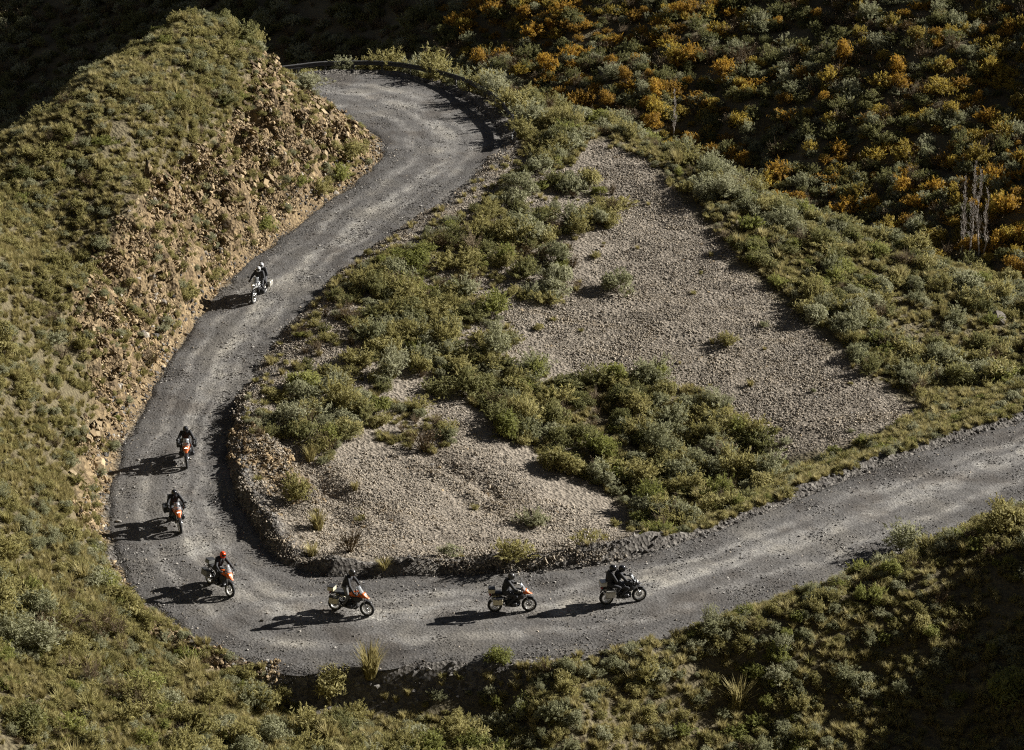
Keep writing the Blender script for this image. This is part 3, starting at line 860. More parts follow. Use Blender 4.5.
KINDS = {}
for kn, kd in enumerate(('sage', 'olive', 'dark', 'bright')):
    KINDS[kd] = [bush_mesh("shrub_" + kd, 100 + 31 * kn, kd, n=1300, ls=(.029 if kd == 'sage' else .031), tall=.8, loose=.45, lobes=13),
                 broom_mesh("shrub_" + kd, 101 + 31 * kn, kd, stems=80, per=19, tall=.75, wide=.48),
                 broom_mesh("shrub_" + kd, 102 + 31 * kn, kd, stems=95, per=17, tall=.95, wide=.42),
                 bush_mesh("shrub_" + kd, 103 + 31 * kn, kd, n=1200, ls=.03, tall=.6, loose=.6, lobes=16),
                 broom_mesh("shrub_" + kd, 104 + 31 * kn, kd, stems=70, per=22, tall=.55, wide=.6)]
KINDS['dry'] = [tuft_mesh("tuft_dry", 300 + i, 'dry', n=130 + 30 * i, h=(.5, .62, .75)[i]) for i in range(3)]
KINDS['green_tuft'] = [tuft_mesh("tuft_green", 310 + i, 'olive', n=150, h=(.4, .5)[i], spread=.45, wd=.017) for i in range(2)]
KINDS['brown'] = [twiggy_mesh("twigs", 320 + i) for i in range(3)]
for kn, kd in enumerate(('orange', 'yellow')):
    KINDS[kd] = [bush_mesh("autumn_" + kd, 330 + 20 * kn, kd, n=800, ls=.033, tall=1.15, loose=.9, lobes=9, twigs=9)] + \
                [broom_mesh("autumn_" + kd, 331 + i + 20 * kn, kd, stems=75, per=12, ls=.032, tall=(.8, .65)[i], wide=(.55, .62)[i]) for i in range(2)]
STONES = {k: [stone_mesh("stone", 400 + 9 * i + j * 100, k) for i in range(5)] for j, k in enumerate(('stone_grey', 'stone_tan', 'stone_dark'))}


def scatter_stuff(name, label, cat, meshes, P, rot, scl, idx):
    """one object: the points carry a turn, a size and a pick among the meshes"""
    c = bpy.data.collections.new(name + "_shapes")
    for i, me in enumerate(meshes):
        o = bpy.data.objects.new("%s_shape_%03d" % (name, i), me); c.objects.link(o)
    me = bpy.data.meshes.new(name)
    me.vertices.add(len(P)); me.vertices.foreach_set('co', np.asarray(P, np.float32).ravel())
    a = me.attributes.new("turn", 'FLOAT_VECTOR', 'POINT'); a.data.foreach_set('vector', np.asarray(rot, np.float32).ravel())
    a = me.attributes.new("size", 'FLOAT_VECTOR', 'POINT'); a.data.foreach_set('vector', np.asarray(scl, np.float32).ravel())
    a = me.attributes.new("pick", 'INT', 'POINT'); a.data.foreach_set('value', np.asarray(idx, np.int32))
    o = link(name, me)
    g = bpy.data.node_groups.new(name, 'GeometryNodeTree')
    g.interface.new_socket("Geometry", in_out='INPUT', socket_type='NodeSocketGeometry')
    g.interface.new_socket("Geometry", in_out='OUTPUT', socket_type='NodeSocketGeometry')
    gi = g.nodes.new('NodeGroupInput'); go = g.nodes.new('NodeGroupOutput')
    ci = g.nodes.new('GeometryNodeCollectionInfo'); ci.inputs['Collection'].default_value = c
    ci.inputs['Separate Children'].default_value = True; ci.inputs['Reset Children'].default_value = True
    ip = g.nodes.new('GeometryNodeInstanceOnPoints'); ip.inputs['Pick Instance'].default_value = True

    def attr(nm, ty):
        n = g.nodes.new('GeometryNodeInputNamedAttribute'); n.data_type = ty; n.inputs['Name'].default_value = nm
        return n.outputs['Attribute']
    g.links.new(gi.outputs[0], ip.inputs['Points']); g.links.new(ci.outputs[0], ip.inputs['Instance'])
    g.links.new(attr('pick', 'INT'), ip.inputs['Instance Index'])
    er = g.nodes.new('FunctionNodeEulerToRotation'); g.links.new(attr('turn', 'FLOAT_VECTOR'), er.inputs[0]); g.links.new(er.outputs[0], ip.inputs['Rotation'])
    g.links.new(attr('size', 'FLOAT_VECTOR'), ip.inputs['Scale'])
    g.links.new(ip.outputs[0], go.inputs[0])
    md = o.modifiers.new("scatter", 'NODES'); md.node_group = g
    tag(o, label, cat, kind='stuff')
    return o


# ---- where each plant stands: a density and a mix of kinds for each patch of ground
P_THICK2 = [(470, 345), (520, 370), (600, 385), (650, 373), (690, 385), (725, 405), (770, 455), (790, 475), (720, 525), (660, 548), (620, 505), (560, 465), (500, 430), (462, 395)]
P_MID = [(395, 405), (440, 415), (458, 450), (410, 455), (370, 430)]
P_ROADGRASS = [(650, 548), (720, 520), (790, 474), (868, 440), (935, 410), (1024, 384), (1200, 330), (1200, 370), (1024, 415), (900, 452), (830, 482), (760, 510), (690, 540)]
P_RIDGE = [(330, 40), (450, 60), (500, 80), (530, 95), (620, 125), (680, 140), (720, 170), (780, 205), (850, 225), (900, 250), (960, 265), (1200, 320), (1200, 350), (1024, 385), (935, 410), (868, 366), (806, 316), (754, 268), (700, 213), (650, 160), (600, 138), (560, 175), (505, 145), (480, 108), (430, 85), (330, 72)]
P_BR = [(470, 668), (600, 655), (740, 620), (820, 590), (900, 560), (1024, 508), (1300, 420), (1300, 900), (620, 900), (500, 760)]
P_HOLLOW = [(285, 672), (480, 664), (500, 720), (420, 722), (300, 715)]
P_BL = [(-300, 520), (60, 560), (120, 590), (200, 665), (290, 690), (300, 715), (440, 722), (520, 760), (620, 900), (-300, 900)]


def patch_of(P):
    u, v, d = proj(P)
    j = 9
    u = u + j * fbm(P[:, 0] * .8, P[:, 1] * .8, 61, 3); v = v + j * fbm(P[:, 0] * .8, P[:, 1] * .8, 62, 3)
    lab = np.full(len(P), 'hill', dtype='<U10')
    far = (P[:, 1] > 207)
    lab[in_poly(u, v, P_BL)] = 'foot'
    lab[in_poly(u, v, P_ROCK)] = 'rock'
    inner = (~in_poly(u, v, P_ROCK)) & (u > 236) & (v > 110) & ~in_poly(u, v, P_BL) & (v < 590) & (P[:, 0] > -14.6)
    lab[inner] = 'scree'
    lab[in_poly(u, v, P_BANK)] = 'rock'
    lab[in_poly(u, v, P_RIDGE)] = 'ridge'
    lab[in_poly(u, v, P_THICK)] = 'thick0'; lab[in_poly(u, v, P_THICK1)] = 'thick1'; lab[in_poly(u, v, P_THICK2)] = 'thick2'; lab[in_poly(u, v, P_MID)] = 'mid'
    lab[in_poly(u, v, P_ROADGRASS)] = 'grass'
    lab[in_poly(u, v, P_BR)] = 'bank'; lab[in_poly(u, v, P_HOLLOW)] = 'hollow'
    lab[(P[:, 1] > 164) & (lab == 'hill') & (P[:, 0] > -19)] = 'ridge'
    lab[far] = 'far'
    return lab, u, v, d


#         per m2, (kind, share)..., size range
PATCH = {
    'hill': (2.3, dict(sage=.14, olive=.33, dark=.03, bright=.04, dry=.26, green_tuft=.07, brown=.13), (.28, 1.4)),
    'foot': (2.6, dict(sage=.16, olive=.36, dark=.03, bright=.12, dry=.18, green_tuft=.07, brown=.10), (.35, 1.8)),
    'rock': (1.7, dict(sage=.18, olive=.30, bright=.04, dry=.30, brown=.18), (.25, .85)),
    'scree': (.022, dict(sage=.25, olive=.30, dark=.1, dry=.25, brown=.1), (.35, .85)),
    'ridge': (1.9, dict(sage=.36, olive=.30, dark=.12, bright=.07, dry=.06, brown=.09), (.6, 1.9)),
    'thick0': (1.0, dict(sage=.30, olive=.26, dark=.20, bright=.06, brown=.18), (.8, 2.3)),
    'thick1': (1.75, dict(sage=.24, olive=.32, dark=.20, bright=.08, brown=.16), (.6, 2.1)),
    'thick2': (1.6, dict(sage=.20, olive=.32, dark=.22, bright=.09, brown=.12, dry=.05), (.6, 2.1)),
    'mid': (1.6, dict(sage=.4, olive=.3, brown=.3), (.7, 1.4)),
    'grass': (3.0, dict(sage=.18, olive=.22, bright=.18, dry=.28, green_tuft=.14), (.5, 1.05)),
    'bank': (3.2, dict(sage=.24, olive=.24, dark=.03, bright=.20, dry=.19, brown=.10), (.3, 1.15)),
    'hollow': (.4, dict(sage=.4, olive=.2, dark=.2, brown=.2), (.4, .9)),
}
kinds_all = ('sage', 'olive', 'dark', 'bright', 'dry', 'green_tuft', 'brown', 'orange', 'yellow')
DMAX = 3.7
area = 84 * 122
n = int(area * DMAX)
cx = rng.uniform(-44, 40, n); cy = rng.uniform(90, 212, n)
P = np.stack([cx, cy, hz(cx, cy)], -1)
lab, pu, pv, pd = patch_of(P)
rd, _, rst, rside = road_info(cx, cy)
dens = np.array([PATCH[l][0] * (1.0 if l.startswith('thick') else .88) if l in PATCH else 0 for l in lab])
cl = fbm(cx * .35, cy * .35, 71, 3)
dens = dens * np.where(np.isin(lab, ('hill', 'foot', 'ridge', 'bank')), np.clip(1 + 2.3 * cl, .1, 1.8), np.clip(1 + .8 * cl, .4, 1.5))
dens = np.where(lab == 'rock', dens * (1 + 2.6 * (vnoise(cx * .5, cy * .5, 73) > .62)), dens)
keep = (rng.random(n) < dens / DMAX) & ~((rside > 0) & (rst < 6.4) & (rd < 1.5)) & (rd > np.where((rside > 0) & (rst > 5.8) & (rst < 9.3), 2.1, np.where((rside > 0) & (rst > 7) & (rst < 14), 1.25, .55)))
P, lab, rd, pu, pv, pd = P[keep], lab[keep], rd[keep], pu[keep], pv[keep], pd[keep]
n = len(P)
size = np.zeros(n); kind = np.zeros(n, dtype='<U10')
tn = fbm(P[:, 0] * .22, P[:, 1] * .22, 77, 2)
for l in PATCH:
    k = np.nonzero(lab == l)[0]
    _, mix, (s0, s1) = PATCH[l]
    size[k] = s0 + (s1 - s0) * rng.random(len(k)) ** (2.8 if l in ('hill', 'foot') else 1.8)
    ks = list(mix); pr = np.array([mix[a] for a in ks]); pr = pr / pr.sum()
    # neighbours tend to be of one kind
    q = np.clip(.5 + .42 * rng.normal(size=len(k)) * .8 + .55 * tn[k], 0, .9999)
    q = np.argsort(np.argsort(q)) / max(1, len(k))
    kind[k] = np.array(ks)[np.searchsorted(np.cumsum(pr), q, side='right').clip(0, len(ks) - 1)]
size = np.where((rd < 1.1) & (size > .6), .6 * np.ones(n), size)
size = np.where((rd < 2.8) & np.isin(lab, ('thick1', 'thick0', 'scree')) & (size > .95), .95, size)
grassy = np.isin(kind, ('dry', 'green_tuft', 'brown'))
size = np.where(grassy, size * .85, size)
variant = np.array([rng.integers(0, len(KINDS[k])) for k in kind])
rot = np.stack([rng.normal(size=n) * .12, rng.normal(size=n) * .12, rng.uniform(0, 6.283, n)], -1)
scl = np.stack([size * rng.uniform(.85, 1.25, n), size * rng.uniform(.85, 1.25, n), size * rng.uniform(.75, 1.1, n) * np.where(lab == 'bank', 1.1, 1)], -1)
P[:, 2] = hz(P[:, 0], P[:, 1]) - .03

# the shrubs that show largest are things of their own; the rest of the scrub is one mass
# (hand-placed plants of the photo come first)
HAND = [  # u, v (foot), kind, variant, size, name, label
    (727, 345, 'olive', 1, 1.35, 'shrub', 'small olive shrub standing alone in the middle of the bare scree'),
    (620, 292, 'sage', 0, 2.5, 'shrub', 'large round grey green shrub at the upper left edge of the wide scree'),
    (572, 228, 'sage', 2, 2.0, 'shrub', 'pale grey green shrub just above the large round scree shrub'),
    (376, 412, 'bright', 0, 1.7, 'shrub', 'bright green rounded shrub among duller shrubs on the inner slope'),
    (425, 452, 'brown', 1, 2.4, 'shrub', 'wide brown twiggy shrub on the stony slope inside the bend'),
    (310, 462, 'dry', 2, 1.6, 'grass_tuft', 'yellow green grass tuft on the inner slope above the broken earth step'),
    (297, 500, 'olive', 2, 1.9, 'shrub', 'olive shrub on the tan rubble beside the inner edge of the near hairpin'),
    (312, 558, 'dry', 1, 1.7, 'grass_tuft', 'straw coloured grass tuft at the inner corner of the near hairpin'),
    (318, 530, 'dry', 2, 1.8, 'grass_tuft', 'taller dry grass tuft just uphill of the straw coloured tuft'),
    (350, 552, 'brown', 0, 2.1, 'shrub', 'reddish brown low shrub on the verge above the orange motorcycle with standing rider'),
    (384, 568, 'dry', 0, 1.6, 'grass_tuft', 'thin dry grass tuft at the stony kerb between two motorcycles'),
    (452, 556, 'sage', 3, 1.4, 'shrub', 'small grey green shrub on the scree foot above the lower road'),
    (513, 560, 'olive', 1, 1.9, 'shrub', 'low wide olive shrub at the scree foot behind the orange motorcycle in profile'),
    (532, 526, 'sage', 1, 1.6, 'shrub', 'grey green shrub halfway up the lower scree'),
    (583, 545, 'olive', 3, 1.6, 'shrub', 'olive shrub near the scree foot behind the motorcycle with two dark riders'),
    (340, 182, 'bright', 2, 1.7, 'shrub', 'bright green shrub at the foot of the rock cut nearest the far hairpin'),
    (351, 158, 'olive', 0, 2.3, 'shrub', 'tall olive shrub against the rock cut at the far hairpin corner'),
    (320, 194, 'olive', 1, 1.9, 'shrub', 'spreading olive shrub on the rubble at the foot of the rock cut'),
    (266, 228, 'bright', 3, 1.8, 'shrub', 'fresh green shrub at the foot of the rock cut above the white motorcycle'),
    (186, 302, 'olive', 2, 1.7, 'shrub', 'dull olive shrub low on the rock cut left of the white motorcycle'),
    (216, 276, 'olive', 3, 1.2, 'shrub', 'small olive shrub at the rock cut foot near the white motorcycle'),
    (150, 366, 'brown', 2, 1.6, 'shrub', 'brownish shrub clinging to the lower rock cut'),
    (370, 676, 'dry', 2, 2.6, 'grass_tuft', 'tall dry grass clump at the outer road edge over the shaded hollow'),
    (330, 690, 'olive', 0, 2.1, 'shrub', 'olive shrub hanging over the left end of the shaded hollow'),
    (498, 662, 'bright', 3, 1.5, 'shrub', 'yellow green shrub alone at the outer edge of the lower road'),
    (738, 706, 'dry', 1, 2.7, 'grass_tuft', 'large tan grass clump on the shaded bank below the road'),
    (1012, 700, 'bright', 0, 2.6, 'shrub', 'vivid green shrub at the bottom right corner of the dark bank'),
    (905, 552, 'sage', 2, 2.3, 'shrub', 'broad sunlit sage shrub on the crest of the bank beside the road'),
    (1004, 532, 'olive', 0, 2.4, 'shrub', 'sunlit olive shrub high on the bank crest at the right edge'),
    (300, 186, 'bright', 1, 1.2, 'shrub', 'small green shrub partway up the rock cut beside the upper road'),
]
RAILSHRUBS = []
for q, st_ in enumerate((2.2, 2.9, 3.3, 3.7, 4.15, 4.5, 4.9, 5.3, 5.7, 6.1)):
    j = int(st_ * NPER); o_ = (ER[j] - EL[j])[:2]; o_ /= np.linalg.norm(o_)
    p = ER[j][:2] + o_ * (1.5 + .35 * (q % 3)); u_, v_, _ = proj(np.array([p[0], p[1], float(hz(p[0], p[1]))]))
    RAILSHRUBS.append((p, (2.0, 3.0, 2.5, 3.2, 2.6, 3.2, 2.7, 3.0, 2.6, 2.2)[q]))
    HAND.append((float(u_), float(v_), ('sage', 'olive')[q % 2], (1, 2)[q % 3 == 0], RAILSHRUBS[-1][1], 'shrub', 'shrub growing outside the guard rail, number %d' % q))
ORD = ('first', 'second', 'third', 'fourth', 'fifth', 'sixth', 'seventh', 'eighth', 'ninth', 'last')
HAND = [h if 'number' not in h[6] else h[:6] + ('%s shrub from the left in the row just outside the guard rail' % ORD[int(h[6].split()[-1])],) for h in HAND]
REGION = {'hill': 'the hill above the cut', 'foot': 'the slope below the hairpin', 'rock': 'the tan rock cut', 'scree': 'the loose grey scree',
          'ridge': 'the ridge behind the scree', 'thick0': 'the thicket above the scree', 'thick1': 'the thicket beside upper road',
          'thick2': 'the gully between the screes', 'mid': 'the clump inside the bend', 'grass': 'the verge of lower road',
          'bank': 'the shaded bank below road', 'hollow': 'the hollow under the road'}
SHARED = {}                                                # things that look and stand alike, told apart by their order from the left
NTH = ('first second third fourth fifth sixth seventh eighth ninth tenth eleventh twelfth thirteenth fourteenth fifteenth sixteenth seventeenth eighteenth nineteenth twentieth').split() + ['twenty-' + w for w in 'first second third fourth fifth sixth seventh eighth ninth'.split()] + ['thirtieth'] + ['thirty-' + w for w in 'first second third fourth fifth sixth seventh eighth ninth'.split()] + ['fortieth'] + ['forty-' + w for w in 'first second third fourth fifth sixth seventh eighth ninth'.split()]


def order_labels():
    for (what, place), lst in SHARED.items():
        lst.sort(key=lambda e: e[0])
        for k, (_, o) in enumerate(lst):
            if len(lst) == 1:
                o['label'] = '%s in the %s' % (what, place)
            elif k == len(lst) - 1:
                o['label'] = 'rightmost of the %ss, %s' % (what, place)
            else:
                o['label'] = ('leftmost of the %ss, %s' % (what, place)) if k == 0 else '%s from left among %ss, %s' % (NTH[min(k, 48)], what, place)


LOOK = {'sage': 'grey green shrub', 'olive': 'olive green shrub', 'dark': 'dark green shrub', 'bright': 'fresh green shrub'}
hand_xy = []
for (u, v, kd, va, s, nm, lb) in HAND:
    p = cast(u, v)
    if 'guard rail' in lb:                                 # the road's shoulder may hide the foot: use the place beyond the rail
        w_ = RAILSHRUBS[[k for k in range(10) if lb.startswith(ORD[k])][0]][0]; p = np.array([w_[0], w_[1], float(hz(w_[0], w_[1]))])
    o = link(nm, KINDS[kd][va % len(KINDS[kd])])
    o.location = (p[0], p[1], p[2] - .04)
    w = .8 if kd in ('dry',) else 1
    o.rotation_euler = (0, 0, random.uniform(0, 6.28)); o.scale = (s * .95 * w, s * .95 * w, s * .8)
    tag(o, lb, 'grass tuft' if nm == 'grass_tuft' else 'shrub', 'shrubs and tufts that stand out')
    hand_xy.append((p[0], p[1], s))
hx = np.array(hand_xy)
dd = np.sqrt(((P[:, None, :2] - hx[None, :, :2]) ** 2).sum(-1))
clear = (dd > (.32 * hx[None, :, 2] + .25 * size[:, None])).all(1)
lone = ((dd < 2.6) & (np.isin(np.arange(len(hx)), (0, 1)))[None]).any(1)
ok = clear & ~(lone & (lab == 'scree'))
P, lab, kind, size, variant, rot, scl, pu, pv, pd = [a[ok] for a in (P, lab, kind, size, variant, rot, scl, pu, pv, pd)]
n = len(P)
uu, vv, d0 = proj(P)
inframe = (uu > -10) & (uu < 1034) & (vv > -5) & (vv < 765)
vis = visible(P, .45) & inframe
shr = np.isin(kind, ('sage', 'olive', 'dark', 'bright'))
score = size / d0 * np.where(vis & shr, 1, 0) * np.where(np.isin(lab, ('thick0', 'thick1', 'thick2', 'mid', 'scree', 'rock', 'ridge', 'bank', 'hollow')), 1, .9)
order = np.argsort(-score)[:268]
is_ind = np.zeros(n, bool); is_ind[order] = True
for i in order:
    o = link('shrub', KINDS[kind[i]][variant[i]])
    o.location = P[i]; o.rotation_euler = rot[i]; o.scale = scl[i]
    same = [j for j in order if lab[j] == lab[i]]
    mu, mv = np.median(uu[same]), np.median(vv[same])
    s3 = np.quantile(size[same], (.33, .67))
    big = 'small' if size[i] < s3[0] else ('large' if size[i] > s3[1] else 'medium')
    where = '%s %s' % ('upper' if vv[i] < mv else 'lower', 'left' if uu[i] < mu else 'right')
    what, place = '%s %s' % (big, LOOK[kind[i]]), '%s of %s' % (where, REGION[lab[i]])
    SHARED.setdefault((what, place), []).append((uu[i], o))
    tag(o, what, 'shrub', '%ss of %s' % (LOOK[kind[i]], REGION[lab[i]]))
order_labels(); SHARED.clear()
flat = []; off = {}
for k in kinds_all:
    off[k] = len(flat); flat += KINDS[k]
idx = np.array([off[k] + v for k, v in zip(kind, variant)])
r_ = ~is_ind
left = r_ & np.isin(lab, ('hill', 'foot', 'rock'))
mid_ = r_ & np.isin(lab, ('scree', 'thick0', 'thick1', 'thick2', 'mid', 'grass', 'ridge'))
rest = r_ & ~left & ~mid_
for nm, mm, lb in (('hillside_scrub', left, 'dense mixed scrub and grass covering the sunlit hill left of the road'),
                   ('ridge_scrub', mid_, 'mixed low scrub filling the slopes inside the bend and along the ridge'),
                   ('bank_scrub', rest, 'scattered scrub and grass on the shaded bank below the road')):
    scatter_stuff(nm, lb, 'scrub', flat, P[mm], rot[mm], scl[mm], idx[mm])

# short ground cover between the bushes
n = 135000
cx = rng.uniform(-43, 40, n); cy = rng.uniform(91, 206, n)
Q = np.stack([cx, cy, hz(cx, cy)], -1)
ql, qu, qv, qd = patch_of(Q)
rd, _, _, _ = road_info(cx, cy)
pk = {'hill': 1., 'foot': 1., 'ridge': .7, 'grass': .9, 'bank': .6, 'thick0': .15, 'thick1': .22, 'thick2': .5, 'rock': .35, 'mid': .3, 'scree': .004, 'hollow': .1}
cl2 = fbm(cx * .35, cy * .35, 71, 3); cl3 = fbm(cx * .18, cy * .18, 79, 3)
rd = np.where((road_info(cx, cy)[2] < 6.4) & (road_info(cx, cy)[3] > 0) & (rd < 1.2), 0, rd)
k = (rng.random(n) < np.array([pk.get(l, 0) for l in ql]) * np.clip(1.0 + 1.2 * cl3, .35, 1.1)) & (rd > .35)
Q = Q[k]; n = len(Q); cl2 = cl2[k]
small = KINDS['dry'] + KINDS['green_tuft'] + KINDS['olive'][:2] + KINDS['sage'][:2]
qa = rng.choice(len(small), n, p=np.array([.26, .25, .24, .08, .07, .03, .03, .02, .02]))
qb = rng.choice(len(small), n, p=np.array([.07, .07, .06, .24, .22, .12, .12, .05, .05]))
qi = np.where(rng.random(n) < np.clip(.5 - 1.5 * cl2, 0.05, .95), qa, qb)      # straw patches where shrubs are few
s = rng.uniform(.3, .7, n)
scatter_stuff('grass', 'short dry grass and herbs growing between the shrubs', 'grass', small, Q - np.array([0, 0, .03]),
              np.stack([rng.normal(size=n) * .15, rng.normal(size=n) * .15, rng.uniform(0, 6.28, n)], -1), np.stack([s * 1.2, s * 1.2, s], -1), qi)

# ---- fractured ledges standing out of the road cut
def slab_mesh(name, seed):
    """a cluster of split slabs leaning on each other along one bedding direction"""
    r = np.random.default_rng(seed); Vs, Fs, tone, o = [], [], [], 0
    for i in range(9):
        L, W, T = r.uniform(.35, .95), r.uniform(.25, .6), r.uniform(.07, .2)
        c = np.array([(a, b, d) for d in (-1, 1) for b in (-1, 1) for a in (-1, 1)], float) * np.array([L, W, T]) * .5
        c = c * r.uniform(.45, 1.15, c.shape) + r.normal(size=c.shape) * .045
        R = np.array(Euler((r.normal() * .12, r.normal() * .12 + .25, r.normal() * .3)).to_matrix())
        c = c @ R.T + np.array([r.uniform(-.55, .55), r.uniform(-.6, .6), (i - 4) * .11 + r.normal() * .04])
        Vs.append(c); Fs += [tuple(k + o for k in f) for f in ((0, 2, 3, 1), (4, 5, 7, 6), (0, 1, 5, 4), (2, 6, 7, 3), (0, 4, 6, 2), (1, 3, 7, 5))]; o += 8
        tone += [min(1, max(0, r.normal(.55, .25)))] * 6
    me = np_mesh(name, np.vstack(Vs), Fs, [M['ledge']])
    at = me.attributes.new("tone", 'FLOAT', 'FACE'); at.data.foreach_set('value', tone)
    return me


n = 17000
cx = rng.uniform(-27, -6, n); cy = rng.uniform(97, 180, n)
Q = np.stack([cx, cy, hz(cx, cy)], -1)
qu, qv, _ = proj(Q); qd = road_info(cx, cy)[0]
k = in_poly(qu + 8 * fbm(cx, cy, 5, 3), qv, P_ROCK) & (qd > .9) & (rng.random(n) < np.clip(.30 + 1.1 * fbm(cx * .4, cy * .3, 85, 3), .02, .8))
Q = Q[k]; n = len(Q); s = .2 + .55 * rng.random(n) ** 1.8
scatter_stuff('rock_ledges', 'fractured tan rock ledges breaking out of the road cut', 'rock', [slab_mesh('ledge', 560 + i) for i in range(5)], Q - np.array([0, 0, .05]),
              np.stack([rng.normal(size=n) * .15 + .2, rng.normal(size=n) * .15 + .45, rng.normal(size=n) * .35 + .3], -1), np.stack([s * .8, s, s], -1), rng.integers(0, 5, n))

# ---- stones: scree, rock cut rubble, road gravel
def stones(name, label, n, box, accept, mats, sizes, sink=.2, power=3.0):
    cx = rng.uniform(box[0], box[1], n); cy = rng.uniform(box[2], box[3], n)
    Q = np.stack([cx, cy, hz(cx, cy)], -1)
    k = accept(Q)
    Q = Q[k]; n = len(Q)
    s = sizes[0] + (sizes[1] - sizes[0]) * rng.random(n) ** power
    lst = sum([STONES[m] for m in mats], [])
    Q[:, 2] -= s * sink * .3
    scatter_stuff(name, label, 'stones', lst, Q, rng.uniform(-.6, .6, (n, 3)) * np.array([1, 1, 0]) + rng.uniform(0, 6.28, (n, 1)) * np.array([[0, 0, 1]]),
                  s[:, None] * rng.uniform(.75, 1.3, (n, 3)), rng.integers(0, len(lst), n))


def acc_scree(Q):
    u, v, _ = proj(Q); ju = u + 8 * fbm(Q[:, 0], Q[:, 1], 5, 3); jv = v + 8 * fbm(Q[:, 0], Q[:, 1], 6, 3)
    a = in_poly(ju, jv, P_SCREE1) | in_poly(ju, jv, P_SCREE2) | in_poly(ju, jv, P_SCREE3) | in_poly(ju, jv, P_THICK) | in_poly(ju, jv, P_THICK1)
    d, _, _, _ = road_info(Q[:, 0], Q[:, 1])
    return a & (d > .2) & (rng.random(len(Q)) < .72 + .45 * fbm(Q[:, 0] * .3, Q[:, 1] * .3, 81, 3))


stones('scree_stones', 'larger broken stones lying on the scree slopes', 6000, (-15, 36, 112, 186), acc_scree, ('stone_grey', 'stone_grey', 'stone_tan', 'stone_dark'), (.09, .36), power=4.0)
n = 19000
cx = rng.uniform(-15, 36, n); cy = rng.uniform(112, 186, n)
Q = np.stack([cx, cy, hz(cx, cy) - .01], -1); Q = Q[acc_scree(Q)]
lay_patches('scree', 'loose grey tan scree of fine broken stone', 'scree', [pebble_patch('scree_patch', 500 + i, 'pebble_scree', 115, .75, .032, (.10, .13, .085, .18)[i]) for i in range(4)], Q, rng.uniform(.75, 1.25, len(Q)))


def acc_rock(Q):
    u, v, _ = proj(Q)
    d, _, _, _ = road_info(Q[:, 0], Q[:, 1])
    return (in_poly(u, v, P_ROCK) | in_poly(u, v, P_BANK) | in_poly(u, v, P_BANK2)) & (d > .1) & (rng.random(len(Q)) < .55 + .6 * fbm(Q[:, 0] * .6, Q[:, 1] * .6, 83, 3))


stones('rubble', 'angular tan rocks crumbling out of the rock cut', 34000, (-28, -6, 97, 180), acc_rock, ('stone_tan', 'stone_tan', 'stone_tan', 'stone_grey'), (.12, .6), sink=.6, power=3.5)
n = 13000
cx = rng.uniform(-28, -6, n); cy = rng.uniform(97, 180, n)
Q = np.stack([cx, cy, hz(cx, cy) - .02], -1); Q = Q[acc_rock(Q)]
lay_patches('rock_fragments', 'small fractured tan rock fragments on the road cut', 'stones', [pebble_patch('fragment_patch', 520 + i, 'pebble_tan', 46, .6, .06, (.22, .30, .18)[i]) for i in range(3)], Q, rng.uniform(.7, 1.3, len(Q)))


def acc_edge(Q):
    d, _, st, side = road_info(Q[:, 0], Q[:, 1])
    w_ = np.where((side > 0) & (st > 24), .85, .45)
    p = np.where((d > .0) & (d < 2.0), np.exp(-((d - .45) / w_) ** 2), 0)
    p = p * np.where(side > 0, np.where((st > 12.5) & (st < 30), np.where((st > 18.5) & (st < 24), .8, .9), .35), np.where((st > 16.5) & (st < 21.5), .9, .75))
    return rng.random(len(Q)) < p


stones('roadside_gravel', 'dark broken stones heaped along the road edges, darkened further for shade', 220000, (-24, 37, 97, 204), acc_edge, ('stone_dark',), (.07, .42), power=3.0)

# loose pebbles on the roadway: fine gravel in drifts, then single stones
n = 12000
i = rng.integers(0, len(ls), n); t = rng.random(n)
gx_, gy_ = G[i, (t * (NA - 1)).astype(int), 0], G[i, (t * (NA - 1)).astype(int), 1]
w = np.interp(t, [0, .08, .2, .35, .5, .8, .92, 1], [1, .8, .4, .2, .3, .35, .8, 1]) * np.clip(.45 + 1.3 * fbm(gx_ * .35, gy_ * .35, 87, 3), .05, 1)
k = (rng.random(n) < w) & (gy_ > 92) & (gx_ < 42)
Q = np.stack([gx_[k] + rng.normal(size=k.sum()) * .1, gy_[k] + rng.normal(size=k.sum()) * .1, RZ[i[k], (t[k] * (NA - 1)).astype(int)] - .008], -1)
lay_patches('loose_gravel', 'drifts of loose gravel lying on the road', 'gravel', [pebble_patch('gravel_patch', 540 + q, 'pebble_road', 40, .55, .025, (.07, .10, .13)[q], 3) for q in range(3)], Q, rng.uniform(.7, 1.3, len(Q)))
n = 32000
i = rng.integers(0, len(ls), n); t = rng.random(n)
w = np.interp(t, [0, .1, .2, .35, .5, .8, .9, 1], [1, .8, .45, .25, .3, .3, .7, 1])
k = rng.random(n) < w
i, t = i[k], t[k]; j = np.clip((t * (NA - 1)).round().astype(int), 0, NA - 1)
Q = np.stack([G[i, j, 0] + rng.normal(size=len(i)) * .08, G[i, j, 1] + rng.normal(size=len(i)) * .12, RZ[i, j] + .005], -1)
Q = Q[(Q[:, 1] > 92) & (Q[:, 0] < 42)]
s = .03 + .13 * rng.random(len(Q)) ** 6
lst = STONES['stone_dark'] + STONES['stone_grey']
scatter_stuff('road_gravel', 'loose pebbles lying on the gravel road', 'gravel', lst, Q, rng.uniform(-.5, .5, (len(Q), 3)) + rng.uniform(0, 6.28, (len(Q), 1)) * np.array([[0, 0, 1]]),
              s[:, None] * rng.uniform(.7, 1.3, (len(Q), 3)), rng.integers(0, len(lst), len(Q)))

